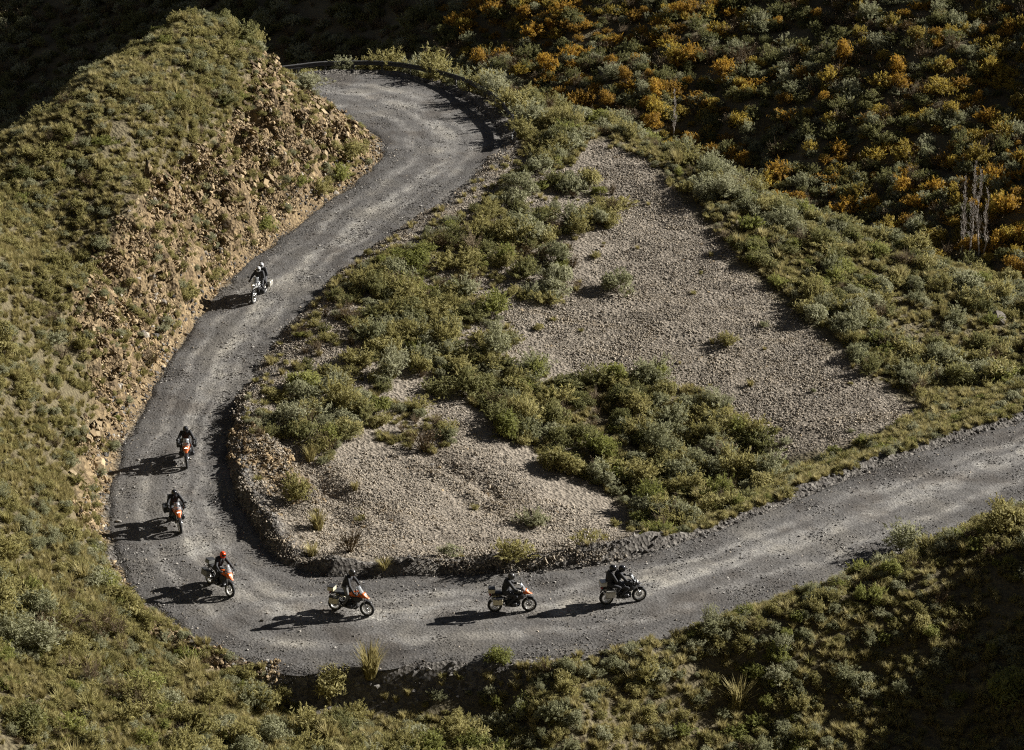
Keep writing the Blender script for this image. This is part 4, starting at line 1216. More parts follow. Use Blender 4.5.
# ------------------------------------------------------------------ the far slope: autumn trees and dark scrub
n = 78000
cx = rng.uniform(-135, 120, n); cy = rng.uniform(205, 440, n)
Q = np.stack([cx, cy, hz(cx, cy)], -1)
u, v, d0 = proj(Q)
big = .5 + .5 * fbm(cx * .045, cy * .045, 91, 3)
fk = np.where(rng.random(n) < .26, 0, np.where(rng.random(n) < .6, 1, 2))       # sage / dark / brown
s = 1.1 + 1.5 * rng.random(n) ** 1.6
keep = rng.random(n) < .52 * np.clip(.5 + big, .4, 1.2)
Q, u, v, d0, fk, s, big = [a[keep] for a in (Q, u, v, d0, fk, s, big)]
autumn_p = np.interp(u, [440, 480, 600, 760, 860, 940, 1024], [0, .5, .55, .34, .30, .42, .55]) * np.clip(1.3 * (big - .1) + .5 + .9 * fbm(Q[:, 0] * .10, Q[:, 1] * .10, 95, 3), .05, 1.7)
aut = rng.random(len(Q)) < autumn_p * 1.0
inf = (u > -30) & (u < 1054) & (v > -30) & (v < 400)
visq = np.zeros(len(Q), bool)
ki = np.nonzero(aut & inf)[0]; visq[ki] = visible(Q[ki], 1.5)
cand = np.nonzero(visq)[0]
rng.shuffle(cand)
cand = cand[:290]
autset = np.zeros(len(Q), bool); autset[cand] = True
for i in cand:
    zone = 'upper left' if False else ''
    kd = 'orange' if (rng.random() < np.interp(u[i], [480, 650, 800, 1024], [.75, .6, .3, .35])) else 'yellow'
    o = link('autumn_tree', KINDS[kd][rng.integers(0, len(KINDS[kd]))])
    q = s[i] * 1.05 + .4
    o.location = (Q[i][0], Q[i][1], Q[i][2] - .05); o.rotation_euler = (0, 0, rng.uniform(0, 6.28)); o.scale = (q, q, q * rng.uniform(.85, 1.15))
    tall = 'tall' if q > 2.9 else ('medium' if q > 2.2 else 'small')
    part = 'left' if u[i] < 600 else ('centre left' if u[i] < 740 else ('centre' if u[i] < 840 else ('centre right' if u[i] < 930 else 'right')))
    part = ('upper ' if v[i] < 60 + .16 * (u[i] - 450) else 'lower ') + part
    what, place = '%s %s autumn tree' % (tall, kd), '%s of the far slope' % part
    SHARED.setdefault((what, place), []).append((u[i], o))
    tag(o, what, 'tree', '%s autumn trees of the far slope' % kd)
order_labels()
r_ = ~autset
fl = KINDS['sage'] + KINDS['dark'] + KINDS['brown']
fi = np.where(fk == 0, rng.integers(0, 5, len(Q)), np.where(fk == 1, 5 + rng.integers(0, 5, len(Q)), 10 + rng.integers(0, 3, len(Q))))
low = aut & ~autset                                        # low amber scrub between the trees
fl = fl + KINDS['orange'] + KINDS['yellow']; fi = np.where(low, 13 + rng.integers(0, len(KINDS['orange']) + len(KINDS['yellow']), len(Q)), fi)
m_ = r_
scatter_stuff('far_scrub', 'dark scrub covering the shaded mountainside beyond the ridge', 'scrub', fl, Q[m_] - np.array([0, 0, .08]),
              np.stack([rng.normal(size=m_.sum()) * .1, rng.normal(size=m_.sum()) * .1, rng.uniform(0, 6.28, m_.sum())], -1),
              np.stack([s[m_] * 1.1, s[m_] * 1.1, s[m_] * .95], -1) * np.where(low[m_], .8, 1)[:, None], fi[m_])

# tall bare trees on the far slope
def bare_tree(u, v, h, label, seed):
    r = np.random.default_rng(seed)
    p = cast(u, v)
    root = bpy.data.objects.new('bare_tree', None); COL.objects.link(root); root.location = p; root.empty_display_size = .3
    Vs, Fs, o = [], [], 0
    pts = [np.array([0, 0, -.4])]
    for k in range(1, 9): pts.append(np.array([.10 * r.normal(), .10 * r.normal(), h * k / 8]))
    for k in range(8):
        a, b = .085 * (1 - k / 8.8), .085 * (1 - (k + 1) / 8.8)
        V, F = stick(pts[k], pts[k + 1], a, b, 6); Vs.append(V); Fs += [tuple(i + o for i in q) for q in F]; o += len(V)
    link('trunk', np_mesh('trunk', np.vstack(Vs), Fs, [M['palebark']], True), root)
    Vs, Fs, o = [], [], 0
    for k in range(100):
        t = r.uniform(.2, .98); q = t * 8; i = min(int(q), 7); b = pts[i] * (1 - (q - i)) + pts[i + 1] * (q - i)
        a = r.uniform(0, 6.28); L = h * (.04 + .08 * (1 - t)) * r.uniform(.6, 1.2)
        e = b + np.array([math.cos(a) * L * .42, math.sin(a) * L * .42, L])
        V, F = stick(b, e, .017, .008); Vs.append(V); Fs += [tuple(i + o for i in f) for f in F]; o += len(V)
        for j in range(4):
            s0 = b + (e - b) * r.uniform(.3, .9); V, F = stick(s0, s0 + np.array([r.normal() * .25, r.normal() * .25, r.uniform(.3, .8)]) * L * .6, .011, .005)
            Vs.append(V); Fs += [tuple(i + o for i in f) for f in F]; o += len(V)
    link('crown', np_mesh('crown', np.vstack(Vs), Fs, [M['palebark']]), root)
    tag(root, label, 'tree', 'bare trees on the far slope')


bare_tree(961, 258, 8.4, 'leftmost of the pale bare upright trees on the far slope', 1)
bare_tree(969, 263, 10.2, 'tallest of the pale bare upright trees, in the middle of their row', 2)
bare_tree(976, 262, 9.2, 'pale bare upright tree just right of the tallest bare tree', 3)
bare_tree(984, 260, 7.2, 'short bare upright tree, rightmost of the row on the far slope', 4)
bare_tree(674, 140, 6.0, 'single thin bare tree standing behind the ridge above the scree', 5)


# boulders that stand out
def boulder(u, v, s, mat, label, seed):
    r = np.random.default_rng(seed)
    bm = bmesh.new(); bmesh.ops.create_icosphere(bm, subdivisions=2, radius=.5)
    off_ = r.uniform(0, 50, 3)
    for w in bm.verts:
        q = np.array(w.co) * 3 + off_
        w.co *= 1 + .4 * float(fbm(np.array([q[0] + q[2]]), np.array([q[1] - q[2] * .6]), seed, 3)[0])
    for k in range(11):
        n = Vector(r.normal(size=3)); n.normalize(); lim = r.uniform(.2, .36)
        for w in bm.verts:
            q = w.co.dot(n) - lim
            if q > 0: w.co -= n * q
    me = bpy.data.meshes.new('boulder'); bm.to_mesh(me); bm.free(); me.materials.append(M[mat])
    o = link('boulder', me); p = cast(u, v); o.location = (p[0], p[1], p[2] + .12 * s); o.scale = (s * 1.25, s * .9, s * .8); o.rotation_euler = (r.normal() * .2, r.normal() * .2, r.uniform(0, 6.28))
    tag(o, label, 'boulder')


boulder(556, 297, .8, 'stone_grey', 'pale angular boulder at the foot of the upper thicket beside the scree', 1)
boulder(322, 577, .5, 'stone_dark', 'dark rock at the inner corner of the near hairpin', 2)
boulder(120, 523, .45, 'stone_dark', 'dark rock lying on the gravel left of the second orange motorcycle', 3)
boulder(848, 216, 1.6, 'stone_grey', 'large pale boulder on the crest of the ridge', 4)
boulder(872, 228, 1.3, 'stone_grey', 'smaller pale boulder downhill of the large one on the ridge', 5)
boulder(705, 452, 1.5, 'stone_grey', 'grey rock slab showing through the gully thicket', 6)
boulder(1000, 322, 1.2, 'stone_grey', 'pale rock outcrop on the ridge at the right edge', 7)
boulder(98, 470, 1.4, 'stone_tan', 'jutting pale block at the foot of the rock cut', 8)
# ------------------------------------------------------------------ metal, paint, cloth
M['rail'] = plain("galvanised_steel", (.06, .059, .057), .8, .0, var=.3)
M['railpost'] = plain("post_steel", (.09, .086, .08), .8, .0, var=.25)
M['rubber'] = plain("tyre_rubber", (.018, .018, .018), .85)
M['alloy'] = plain("wheel_alloy", (.50, .49, .46), .35, .7)
M['darkmetal'] = plain("engine_metal", (.05, .05, .052), .45, .6)
M['blackplastic'] = plain("black_plastic", (.02, .02, .021), .5)
M['orangepaint'] = plain("orange_paint", (.58, .12, .016), .45)
M['whitepaint'] = plain("white_paint", (.62, .62, .60), .35)
M['blackpaint'] = plain("black_paint", (.022, .022, .025), .3)
M['aluminium'] = plain("pannier_aluminium", (.50, .48, .42), .42, .55)
M['beigebox'] = plain("pannier_beige", (.56, .50, .33), .5)  # beige brightened to stand in for reflections on the box
M['blackbox'] = plain("pannier_black", (.03, .03, .03), .5)
M['greybox'] = plain("pannier_grey", (.17, .17, .155), .5)
M['leather'] = plain("seat_vinyl", (.02, .02, .02), .6)
M['screen'] = plain("windscreen_plastic", (.55, .57, .58), .15, trans=.65)
M['lamp'] = plain("lit_headlamp", (.9, .88, .8), .2, emit=(1, .93, .78), estr=1.3)
M['tail'] = plain("tail_lamp_red", (.35, .01, .01), .3)
M['chrome'] = plain("polished_metal", (.6, .6, .6), .2, 1.0)
M['black_suit'] = plain("black_riding_suit", (.016, .016, .018), .8, var=.3)
M['grey_trousers'] = plain("grey_riding_trousers", (.12, .12, .115), .85, var=.2)
M['dark_trousers'] = plain("dark_riding_trousers", (.03, .03, .033), .85, var=.2)
M['glove'] = plain("black_glove", (.014, .014, .014), .7)
M['glove_pale'] = plain("pale_glove", (.5, .47, .42), .7)
M['boot'] = plain("black_boot", (.018, .017, .016), .5)
M['skin'] = plain("skin", (.45, .27, .19), .5)
M['helm_white'] = plain("white_helmet", (.42, .42, .42), .25)
M['helm_black'] = plain("black_helmet", (.02, .02, .022), .12)
M['helm_orange'] = plain("orange_helmet", (.75, .07, .015), .2)
M['helm_dark'] = plain("dark_grey_helmet", (.06, .055, .05), .3)
M['visor'] = plain("dark_visor", (.01, .01, .012), .05)


class MB:
    """collects shapes and links them as one mesh"""
    def __init__(self): self.V, self.F, self.S, self.K = [], [], [], []

    def add(self, V, F, smooth=True, k=0):
        o = len(self.V); self.V += [tuple(v) for v in V]; self.F += [tuple(i + o for i in f) for f in F]; self.S += [smooth] * len(F); self.K += [k] * len(F)

    def tube(self, pts, r, n=8, k=0):
        pts = [Vector(p) for p in pts]; m = len(pts)
        rs = r if hasattr(r, '__len__') else [r] * m
        V, F = [], []; ref = None
        for i, p in enumerate(pts):
            d = (pts[min(i + 1, m - 1)] - pts[max(i - 1, 0)]).normalized()
            if ref is None:
                ref = d.orthogonal().normalized()
            ref = (ref - d * ref.dot(d)).normalized(); w = d.cross(ref)
            for j in range(n):
                a = 2 * math.pi * j / n; V.append(p + (ref * math.cos(a) + w * math.sin(a)) * rs[i])
        for i in range(m - 1):
            for j in range(n):
                F.append((i * n + j, i * n + (j + 1) % n, (i + 1) * n + (j + 1) % n, (i + 1) * n + j))
        F.append(tuple(range(n))[::-1]); F.append(tuple((m - 1) * n + j for j in range(n)))
        self.add(V, F, True, k); return self

    def loft(self, secs, n=16, e=2.6, smooth=True, k=0, axis='x'):
        """secs: (position, centre_1, centre_2, half_1, half_2) rounded-box cross-sections along an axis"""
        V, F = [], []
        for (x, c1, c2, h1, h2) in secs:
            for j in range(n):
                a = 2 * math.pi * (j + .5) / n; c, s = math.cos(a), math.sin(a)
                u = math.copysign(abs(c) ** (2 / e), c) * h1 + c1; v = math.copysign(abs(s) ** (2 / e), s) * h2 + c2
                V.append({'x': (x, u, v), 'y': (u, x, v), 'z': (u, v, x)}[axis])
        m = len(secs)
        for i in range(m - 1):
            for j in range(n):
                F.append((i * n + j, i * n + (j + 1) % n, (i + 1) * n + (j + 1) % n, (i + 1) * n + j))
        F.append(tuple(range(n))[::-1]); F.append(tuple((m - 1) * n + j for j in range(n)))
        self.add(V, F, smooth, k); return self

    def box(self, c, h, rnd=.12, k=0, e=7):
        x, y, z = c; a, b, d = h
        q = min(a, b, d) * 2 * rnd
        return self.loft([(x - a, y, z, b - q, d - q), (x - a + q * .35, y, z, b - q * .3, d - q * .3), (x - a + q, y, z, b, d), (x + a - q, y, z, b, d), (x + a - q * .35, y, z, b - q * .3, d - q * .3), (x + a, y, z, b - q, d - q)], 16, e, False, k)

    def ring(self, c, R, prof, n=28, k=0, smooth=True):
        """turns the (radial, sideways) profile round the Y axis through c"""
        V, F = [], []; m = len(prof)
        for i in range(n):
            a = 2 * math.pi * i / n
            for (dr, dy) in prof:
                V.append((c[0] + (R + dr) * math.cos(a), c[1] + dy, c[2] + (R + dr) * math.sin(a)))
        for i in range(n):
            for j in range(m):
                F.append((i * m + j, ((i + 1) % n) * m + j, ((i + 1) % n) * m + (j + 1) % m, i * m + (j + 1) % m))
        self.add(V, F, smooth, k); return self

    def ball(self, c, r, nu=14, nv=9, k=0):
        if not hasattr(r, '__len__'): r = (r, r, r)
        V = [(c[0], c[1], c[2] - r[2])]; F = []
        for i in range(1, nv):
            b = -math.pi / 2 + math.pi * i / nv
            for j in range(nu):
                a = 2 * math.pi * j / nu
                V.append((c[0] + r[0] * math.cos(b) * math.cos(a), c[1] + r[1] * math.cos(b) * math.sin(a), c[2] + r[2] * math.sin(b)))
        V.append((c[0], c[1], c[2] + r[2])); t = len(V) - 1
        for j in range(nu):
            F.append((0, 1 + (j + 1) % nu, 1 + j)); F.append((t, t - nu + j, t - nu + (j + 1) % nu))
        for i in range(nv - 2):
            for j in range(nu):
                F.append((1 + i * nu + j, 1 + i * nu + (j + 1) % nu, 1 + (i + 1) * nu + (j + 1) % nu, 1 + (i + 1) * nu + j))
        self.add(V, F, True, k); return self

    def build(self, name, mats, parent=None):
        if not isinstance(mats, (list, tuple)): mats = [mats]
        me = bpy.data.meshes.new(name); me.from_pydata([tuple(map(float, v)) for v in self.V], [], self.F)
        me.polygons.foreach_set('use_smooth', self.S); me.polygons.foreach_set('material_index', self.K)
        for mm in mats: me.materials.append(mm)
        me.update()
        return link(name, me, parent)


def empty(name, loc, rz=0):
    o = bpy.data.objects.new(name, None); COL.objects.link(o); o.location = loc; o.rotation_euler = (0, 0, rz); o.empty_display_size = .2
    return o


# ------------------------------------------------------------------ guard rail round the far hairpin
gs = np.linspace(.9, 6.3, 60)
rail_pts = []
for s_ in gs:
    i = s_ * NPER; j = int(i); f = i - j
    r_, l_ = ER[j] * (1 - f) + ER[j + 1] * f, EL[j] * (1 - f) + EL[j + 1] * f
    o_ = (r_ - l_)[:2]; o_ /= np.linalg.norm(o_)
    p = r_[:2] + o_ * .95
    rail_pts.append((p[0], p[1], float(hz(p[0], p[1])), o_[0], o_[1]))
zs = np.array([p[2] for p in rail_pts]); zs = np.convolve(np.pad(zs, 6, mode='edge'), np.ones(13) / 13, 'valid')
rail_root = empty('guard_rail', (rail_pts[30][0], rail_pts[30][1], zs[30]))
R0 = Vector(rail_root.location)
prof = [(-.02, .86), (-.085, .82), (-.085, .76), (-.025, .70), (-.025, .67), (-.085, .61), (-.085, .55), (-.02, .51)]   # the W of the beam: (out of the road, up)
prof = prof + [(a + .012, b) for a, b in prof[::-1]]
V, F = [], []; m_ = len(prof)
for (x, y, z, ox, oy), zz in zip(rail_pts, zs):
    for a, b in prof:
        V.append((x + ox * a - R0.x, y + oy * a - R0.y, zz + b - R0.z))
for i in range(len(rail_pts) - 1):
    for j in range(m_):
        F.append((i * m_ + j, i * m_ + (j + 1) % m_, (i + 1) * m_ + (j + 1) % m_, (i + 1) * m_ + j))
F.append(tuple(range(m_))[::-1]); F.append(tuple((len(rail_pts) - 1) * m_ + j for j in range(m_)))
b_ = MB(); b_.add(V, F, False); b_.build('rail_beam', M['rail'], rail_root)
arc = np.concatenate([[0], np.cumsum(np.hypot(np.diff([p[0] for p in rail_pts]), np.diff([p[1] for p in rail_pts])))])
for a in np.arange(.4, arc[-1], 2.0):
    i = int(np.searchsorted(arc, a).clip(1, len(arc) - 1)); x, y, z, ox, oy = rail_pts[i]; zz = zs[i]
    b_ = MB(); b_.loft([(-.5, 0, 0, .06, .075), (.82, 0, 0, .06, .075), (.84, 0, 0, .05, .065)], 12, 6, False, 0, 'z')
    p_ = b_.build('post', M['railpost'], rail_root); p_.location = (x + ox * .075 - R0.x, y + oy * .075 - R0.y, zz - R0.z); p_.rotation_euler = (0, 0, math.atan2(oy, ox))
tag(rail_root, 'long grey steel guard rail curving round the outside of the far hairpin', 'guard rail')


# ------------------------------------------------------------------ motorcycles
def wheel(root, x, R, wd, front):
    b = MB()
    rr = R - .105
    b.ring((x, 0, R), rr, [(-.015, -wd * .42), (.018, -wd * .5), (.018, wd * .5), (-.015, wd * .42)])
    b.tube([(x, -.075, R), (x, .075, R)], .055, 12)
    for i in range(14):
        a = 2 * math.pi * i / 14; s = .05 if i % 2 else -.05
        b.tube([(x + .05 * math.cos(a + .3), s, R + .05 * math.sin(a + .3)), (x + rr * math.cos(a), -s * .3, R + rr * math.sin(a))], .0065, 5)
    w = b.build('wheel', M['alloy'], root)
    t = MB(); prof = []
    for j in range(10):
        a = 2 * math.pi * j / 10; prof.append((.056 + .06 * math.cos(a), wd * .62 * math.sin(a)))
    t.ring((x, 0, R), rr, prof, 32)
    for i in range(36):                                    # tread blocks
        a = 2 * math.pi * (i + .5 * (i % 2)) / 36; q = R - .002
        c = (x + q * math.cos(a), (.03 if i % 2 else -.03), R + q * math.sin(a))
        t.ball(c, (.014, .02, .014), 6, 4)
    t.build('tyre', M['rubber'], w)
    d = MB(); d.ring((x, .062 if front else -.07, R), .07, [(0, -.003), (.075 if front else .05, -.003), (.075 if front else .05, .003), (0, .003)], 24)
    d.build('brake_disc', M['chrome'], w)
    return w


def motorcycle(label, paint, box_mat, topcase=True, bulky=False, tank=None):
    root = empty('motorcycle', (0, 0, 0)); tag(root, label, 'motorcycle', 'touring motorcycles riding down the road')
    paintm = M[paint]
    wheel(root, .78, .345, .105, True); wheel(root, -.76, .33, .145, False)
    # chassis
    f = MB()
    for s in (1, -1):
        f.tube([(.42, s * .05, .98), (.2, s * .15, .78), (-.2, s * .15, .66), (-.32, s * .13, .42)], .022)
        f.tube([(.40, s * .05, .88), (.32, s * .17, .52), (.12, s * .17, .34), (-.3, s * .14, .36)], .02)
        f.tube([(-.2, s * .15, .66), (-.6, s * .13, .82), (-.98, s * .12, .86)], .018)
        f.tube([(-.25, s * .14, .55), (-.62, s * .13, .78)], .015)
        f.tube([(-.3, s * .17, .38), (-.3, s * .30, .36)], .016)          # foot pegs
    f.tube([(.46, 0, .82), (.38, 0, 1.06)], .04)
    f.build('frame', M['darkmetal'], root)
    sw = MB()
    for s in (1, -1): sw.tube([(-.24, s * .12, .42), (-.76, s * .11, .33)], .03)
    sw.tube([(-.4, 0, .42), (-.32, 0, .70)], .045, 10); sw.build('swingarm', M['darkmetal'], root)
    e = MB()
    e.loft([(-.28, 0, .46, .13, .13), (-.2, 0, .46, .16, .17), (.12, 0, .47, .17, .18), (.27, 0, .50, .14, .15), (.31, 0, .5, .1, .1)], 16, 4)
    for s in (1, -1):                                       # flat twin cylinders with fins
        e.loft([(s * .15, .08, .47, .11, .10), (s * .22, .08, .47, .12, .11), (s * .34, .08, .47, .115, .105), (s * .38, .08, .47, .09, .08)], 14, 4, False, 0, 'y')
        for q in range(4): e.loft([(s * (.19 + .035 * q), .08, .47, .135, .125), (s * (.20 + .035 * q), .08, .47, .135, .125)], 14, 4, False, 0, 'y')
    e.loft([(-.05, 0, .27, .14, .02), (.3, 0, .30, .13, .03), (.38, 0, .42, .10, .06)], 12, 4)
    e.build('engine', M['darkmetal'], root)
    x = MB(); x.tube([(.3, -.14, .42), (.1, -.18, .30), (-.3, -.19, .34), (-.5, -.21, .48)], .024); x.tube([(-.42, -.22, .44), (-.5, -.225, .5), (-.92, -.235, .70), (-.96, -.235, .715)], [.04, .058, .058, .045], 12)
    x.build('exhaust', M['chrome'], root)
    # front fork, fender, bars
    fk = MB()
    for s in (1, -1): fk.tube([(.80, s * .095, .33), (.70, s * .095, .60)], .032, 10); fk.tube([(.70, s * .095, .60), (.50, s * .095, 1.06)], .024, 10)
    fk.loft([(.43, 0, .95, .1, .02), (.60, 0, .95, .13, .02), (.63, 0, .95, .10, .02)], 10, 4); fk.build('fork', M['chrome'], root)
    fd = MB()
    fd.loft([(.52, 0, .72, .05, .02), (.62, 0, .745, .075, .02), (.80, 0, .745, .08, .018), (.96, 0, .70, .06, .014), (1.0, 0, .685, .04, .01)], 12, 3)
    fd.build('fender', M['blackplastic'], root)
    hb = MB()
    hb.tube([(.30, -.43, 1.14), (.36, -.27, 1.17), (.42, -.12, 1.12), (.42, .12, 1.12), (.36, .27, 1.17), (.30, .43, 1.14)], .015)
    for s in (1, -1): hb.tube([(.30, s * .44, 1.14), (.34, s * .31, 1.155)], .022, 8, 0)
    hbo = hb.build('handlebar', M['blackplastic'], root)
    for s in (1, -1):
        g = MB(); g.loft([(.37, s * .44, 1.12, .02, .045), (.43, s * .38, 1.12, .06, .06), (.45, s * .30, 1.13, .03, .045)], 10, 3); g.build('hand_guard', M['blackplastic'], hbo)
        mr = MB(); mr.tube([(.36, s * .30, 1.17), (.42, s * .38, 1.34)], .008, 6); mr.loft([(.40, s * .42, 1.37, .075, .048), (.42, s * .42, 1.37, .08, .052), (.45, s * .42, 1.37, .05, .03)], 12, 2.6); mr.build('mirror', M['blackplastic'], hbo)
    # tank, beak, side panels
    tk = MB()
    tk.loft([(-.10, 0, .90, .10, .05), (-.02, 0, .93, .14, .085), (.12, 0, .97, .18, .11), (.30, 0, .99, .195, .12), (.42, 0, .97, .16, .11), (.50, 0, .94, .10, .08)], 18, 2.6)
    tk.build('fuel_tank', M[tank] if tank else paintm, root)
    for s in (1, -1):
        sp = MB(); sp.loft([(.08, s * .17, .78, .03, .08), (.28, s * .215, .78, .045, .13), (.46, s * .19, .80, .05, .12), (.58, s * .13, .84, .03, .06)], 12, 3); sp.build('side_panel', M['blackplastic'], root)
    bk = MB()
    wds = 1.35 if bulky else 1
    bk.loft([(.46, 0, 1.00, .13 * wds, .09), (.56, 0, 1.00, .165 * wds, .13), (.66, 0, .97, .15 * wds, .11), (.74, 0, .92, .10, .06), (.84, 0, .875, .07, .025), (.90, 0, .86, .04, .012)], 16, 2.8)
    bk.build('front_fairing', paintm, root)
    hl = MB(); hl.loft([(.64, 0, 1.005, .10, .065), (.685, 0, 1.0, .095, .06), (.705, 0, .995, .07, .042)], 16, 2.4); hl.build('headlight', M['lamp'], root)
    ws = MB(); V, F = [], []; nn = 9
    for q in range(2):
        for r_i in range(5):
            h = r_i / 4
            for c_i in range(nn):
                a = (c_i / (nn - 1) - .5) * 2; wv = (.19 - .06 * h) * (1.15 if bulky else 1)
                V.append((.64 - .24 * h - .10 * a * a - .006 * q, a * wv, 1.06 + .36 * h - .03 * a * a * h))
    o = 5 * nn
    for r_i in range(4):
        for c_i in range(nn - 1):
            i = r_i * nn + c_i
            F.append((i, i + 1, i + nn + 1, i + nn)); F.append((o + i, o + i + nn, o + i + nn + 1, o + i + 1))
    bord = [c for c in range(nn)] + [nn * r + nn - 1 for r in range(1, 5)] + [4 * nn + c for c in range(nn - 2, -1, -1)] + [nn * r for r in range(3, 0, -1)]
    for a, c in zip(bord, bord[1:] + bord[:1]): F.append((a, o + a, o + c, c))
    ws.add(V, F, True); ws.build('windscreen', M['screen'], root)
    st = MB()
    st.loft([(-.92, 0, .91, .10, .03), (-.86, 0, .91, .15, .045), (-.55, 0, .915, .165, .05), (-.5, 0, .885, .165, .05), (-.2, 0, .865, .15, .05), (-.03, 0, .89, .10, .045), (.0, 0, .9, .07, .03)], 16, 3.2)
    st.build('seat', M['leather'], root)
    tl = MB(); tl.loft([(-1.04, 0, .83, .06, .025), (-.99, 0, .84, .08, .035), (-.93, 0, .85, .06, .03)], 12, 3); tl.build('tail_light', M['tail'], root)
    mg = MB(); mg.loft([(-1.06, 0, .60, .06, .012), (-.98, 0, .74, .075, .015), (-.86, 0, .83, .08, .02)], 10, 3); mg.build('mudguard', M['blackplastic'], root)
    rk = MB()
    for s in (1, -1):
        rk.tube([(-.48, s * .16, .88), (-.52, s * .25, .80), (-.95, s * .25, .80), (-.98, s * .14, .86)], .011, 6); rk.tube([(-.70, s * .25, .80), (-.62, s * .25, .46), (-.45, s * .18, .40)], .010, 6)
        rk.tube([(-.55, s * .11, .93), (-1.1, s * .11, .95)], .011, 6)
    rk.tube([(-.75, -.12, .95), (-.75, .12, .95)], .011, 6); rk.tube([(-1.1, -.11, .95), (-1.1, .11, .95)], .011, 6); rk.build('luggage_rack', M['darkmetal'], root)
    bm_ = M[box_mat]
    for s in (1, -1):
        p = MB(); p.box((-.66, s * .385, .665), (.215, .115, .14), .14); po = p.build('pannier', bm_, root)
        l = MB(); l.box((-.66, s * .385, .825), (.22, .12, .02), .3); l.box((-.66, s * .502, .79), (.025, .006, .03), .2); l.build('lid', M['blackbox'] if box_mat != 'aluminium' else bm_, po)
    if topcase:
        p = MB(); p.box((-.93, 0, 1.055), (.15, .19, .095), .14); po = p.build('top_case', bm_, root)
        l = MB(); l.box((-.93, 0, 1.168), (.155, .195, .018), .3); l.build('lid', M['blackbox'] if box_mat != 'aluminium' else bm_, po)
    return root


# ------------------------------------------------------------------ riders: one continuous body per person
def capsule(bm, p0, p1, r0, r1, seg=14):
    p0, p1 = Vector(p0), Vector(p1); d = p1 - p0; L = d.length
    q = d.to_track_quat('Z', 'Y').to_matrix().to_4x4() if L > 1e-6 else Matrix()
    T0 = Matrix.Translation(p0) @ q; T1 = Matrix.Translation(p1) @ q
    bmesh.ops.create_uvsphere(bm, u_segments=seg, v_segments=8, radius=r0, matrix=T0)
    bmesh.ops.create_uvsphere(bm, u_segments=seg, v_segments=8, radius=r1, matrix=T1)
    if L > 1e-6:
        bmesh.ops.create_cone(bm, cap_ends=True, segments=seg, radius1=r0, radius2=r1, depth=L, matrix=Matrix.Translation((p0 + p1) / 2) @ q)


POSES = {
    'seated': dict(pel=(-.30, 0, 1.03), waist=(-.30, 0, 1.19), chest=(-.22, 0, 1.45), neck=(-.15, 0, 1.59), head=(-.09, 0, 1.71), sho=(-.19, .20, 1.52), elb=(.04, .37, 1.26), hand=(.30, .38, 1.155),
                   hip=(-.28, .11, .99), knee=(.16, .26, .84), ank=(-.22, .27, .43), toe=(-.02, .29, .39), grip=(1, 0, 0)),
    'pillion': dict(pel=(-.66, 0, 1.06), waist=(-.66, 0, 1.22), chest=(-.62, 0, 1.49), neck=(-.57, 0, 1.63), head=(-.52, 0, 1.78), sho=(-.59, .19, 1.56), elb=(-.42, .36, 1.29), hand=(-.20, .19, 1.20),
                    hip=(-.64, .13, 1.03), knee=(-.24, .32, .92), ank=(-.50, .30, .52), toe=(-.30, .31, .48), grip=(.6, -1, 0)),
    'standing': dict(pel=(-.26, 0, 1.31), waist=(-.23, 0, 1.45), chest=(-.12, 0, 1.69), neck=(-.04, 0, 1.83), head=(.02, 0, 1.97), sho=(-.09, .20, 1.77), elb=(.07, .37, 1.48), hand=(.30, .38, 1.165),
                     hip=(-.24, .11, 1.26), knee=(-.06, .21, .85), ank=(-.24, .26, .43), toe=(-.04, .28, .39), grip=(1, 0, 0)),
}


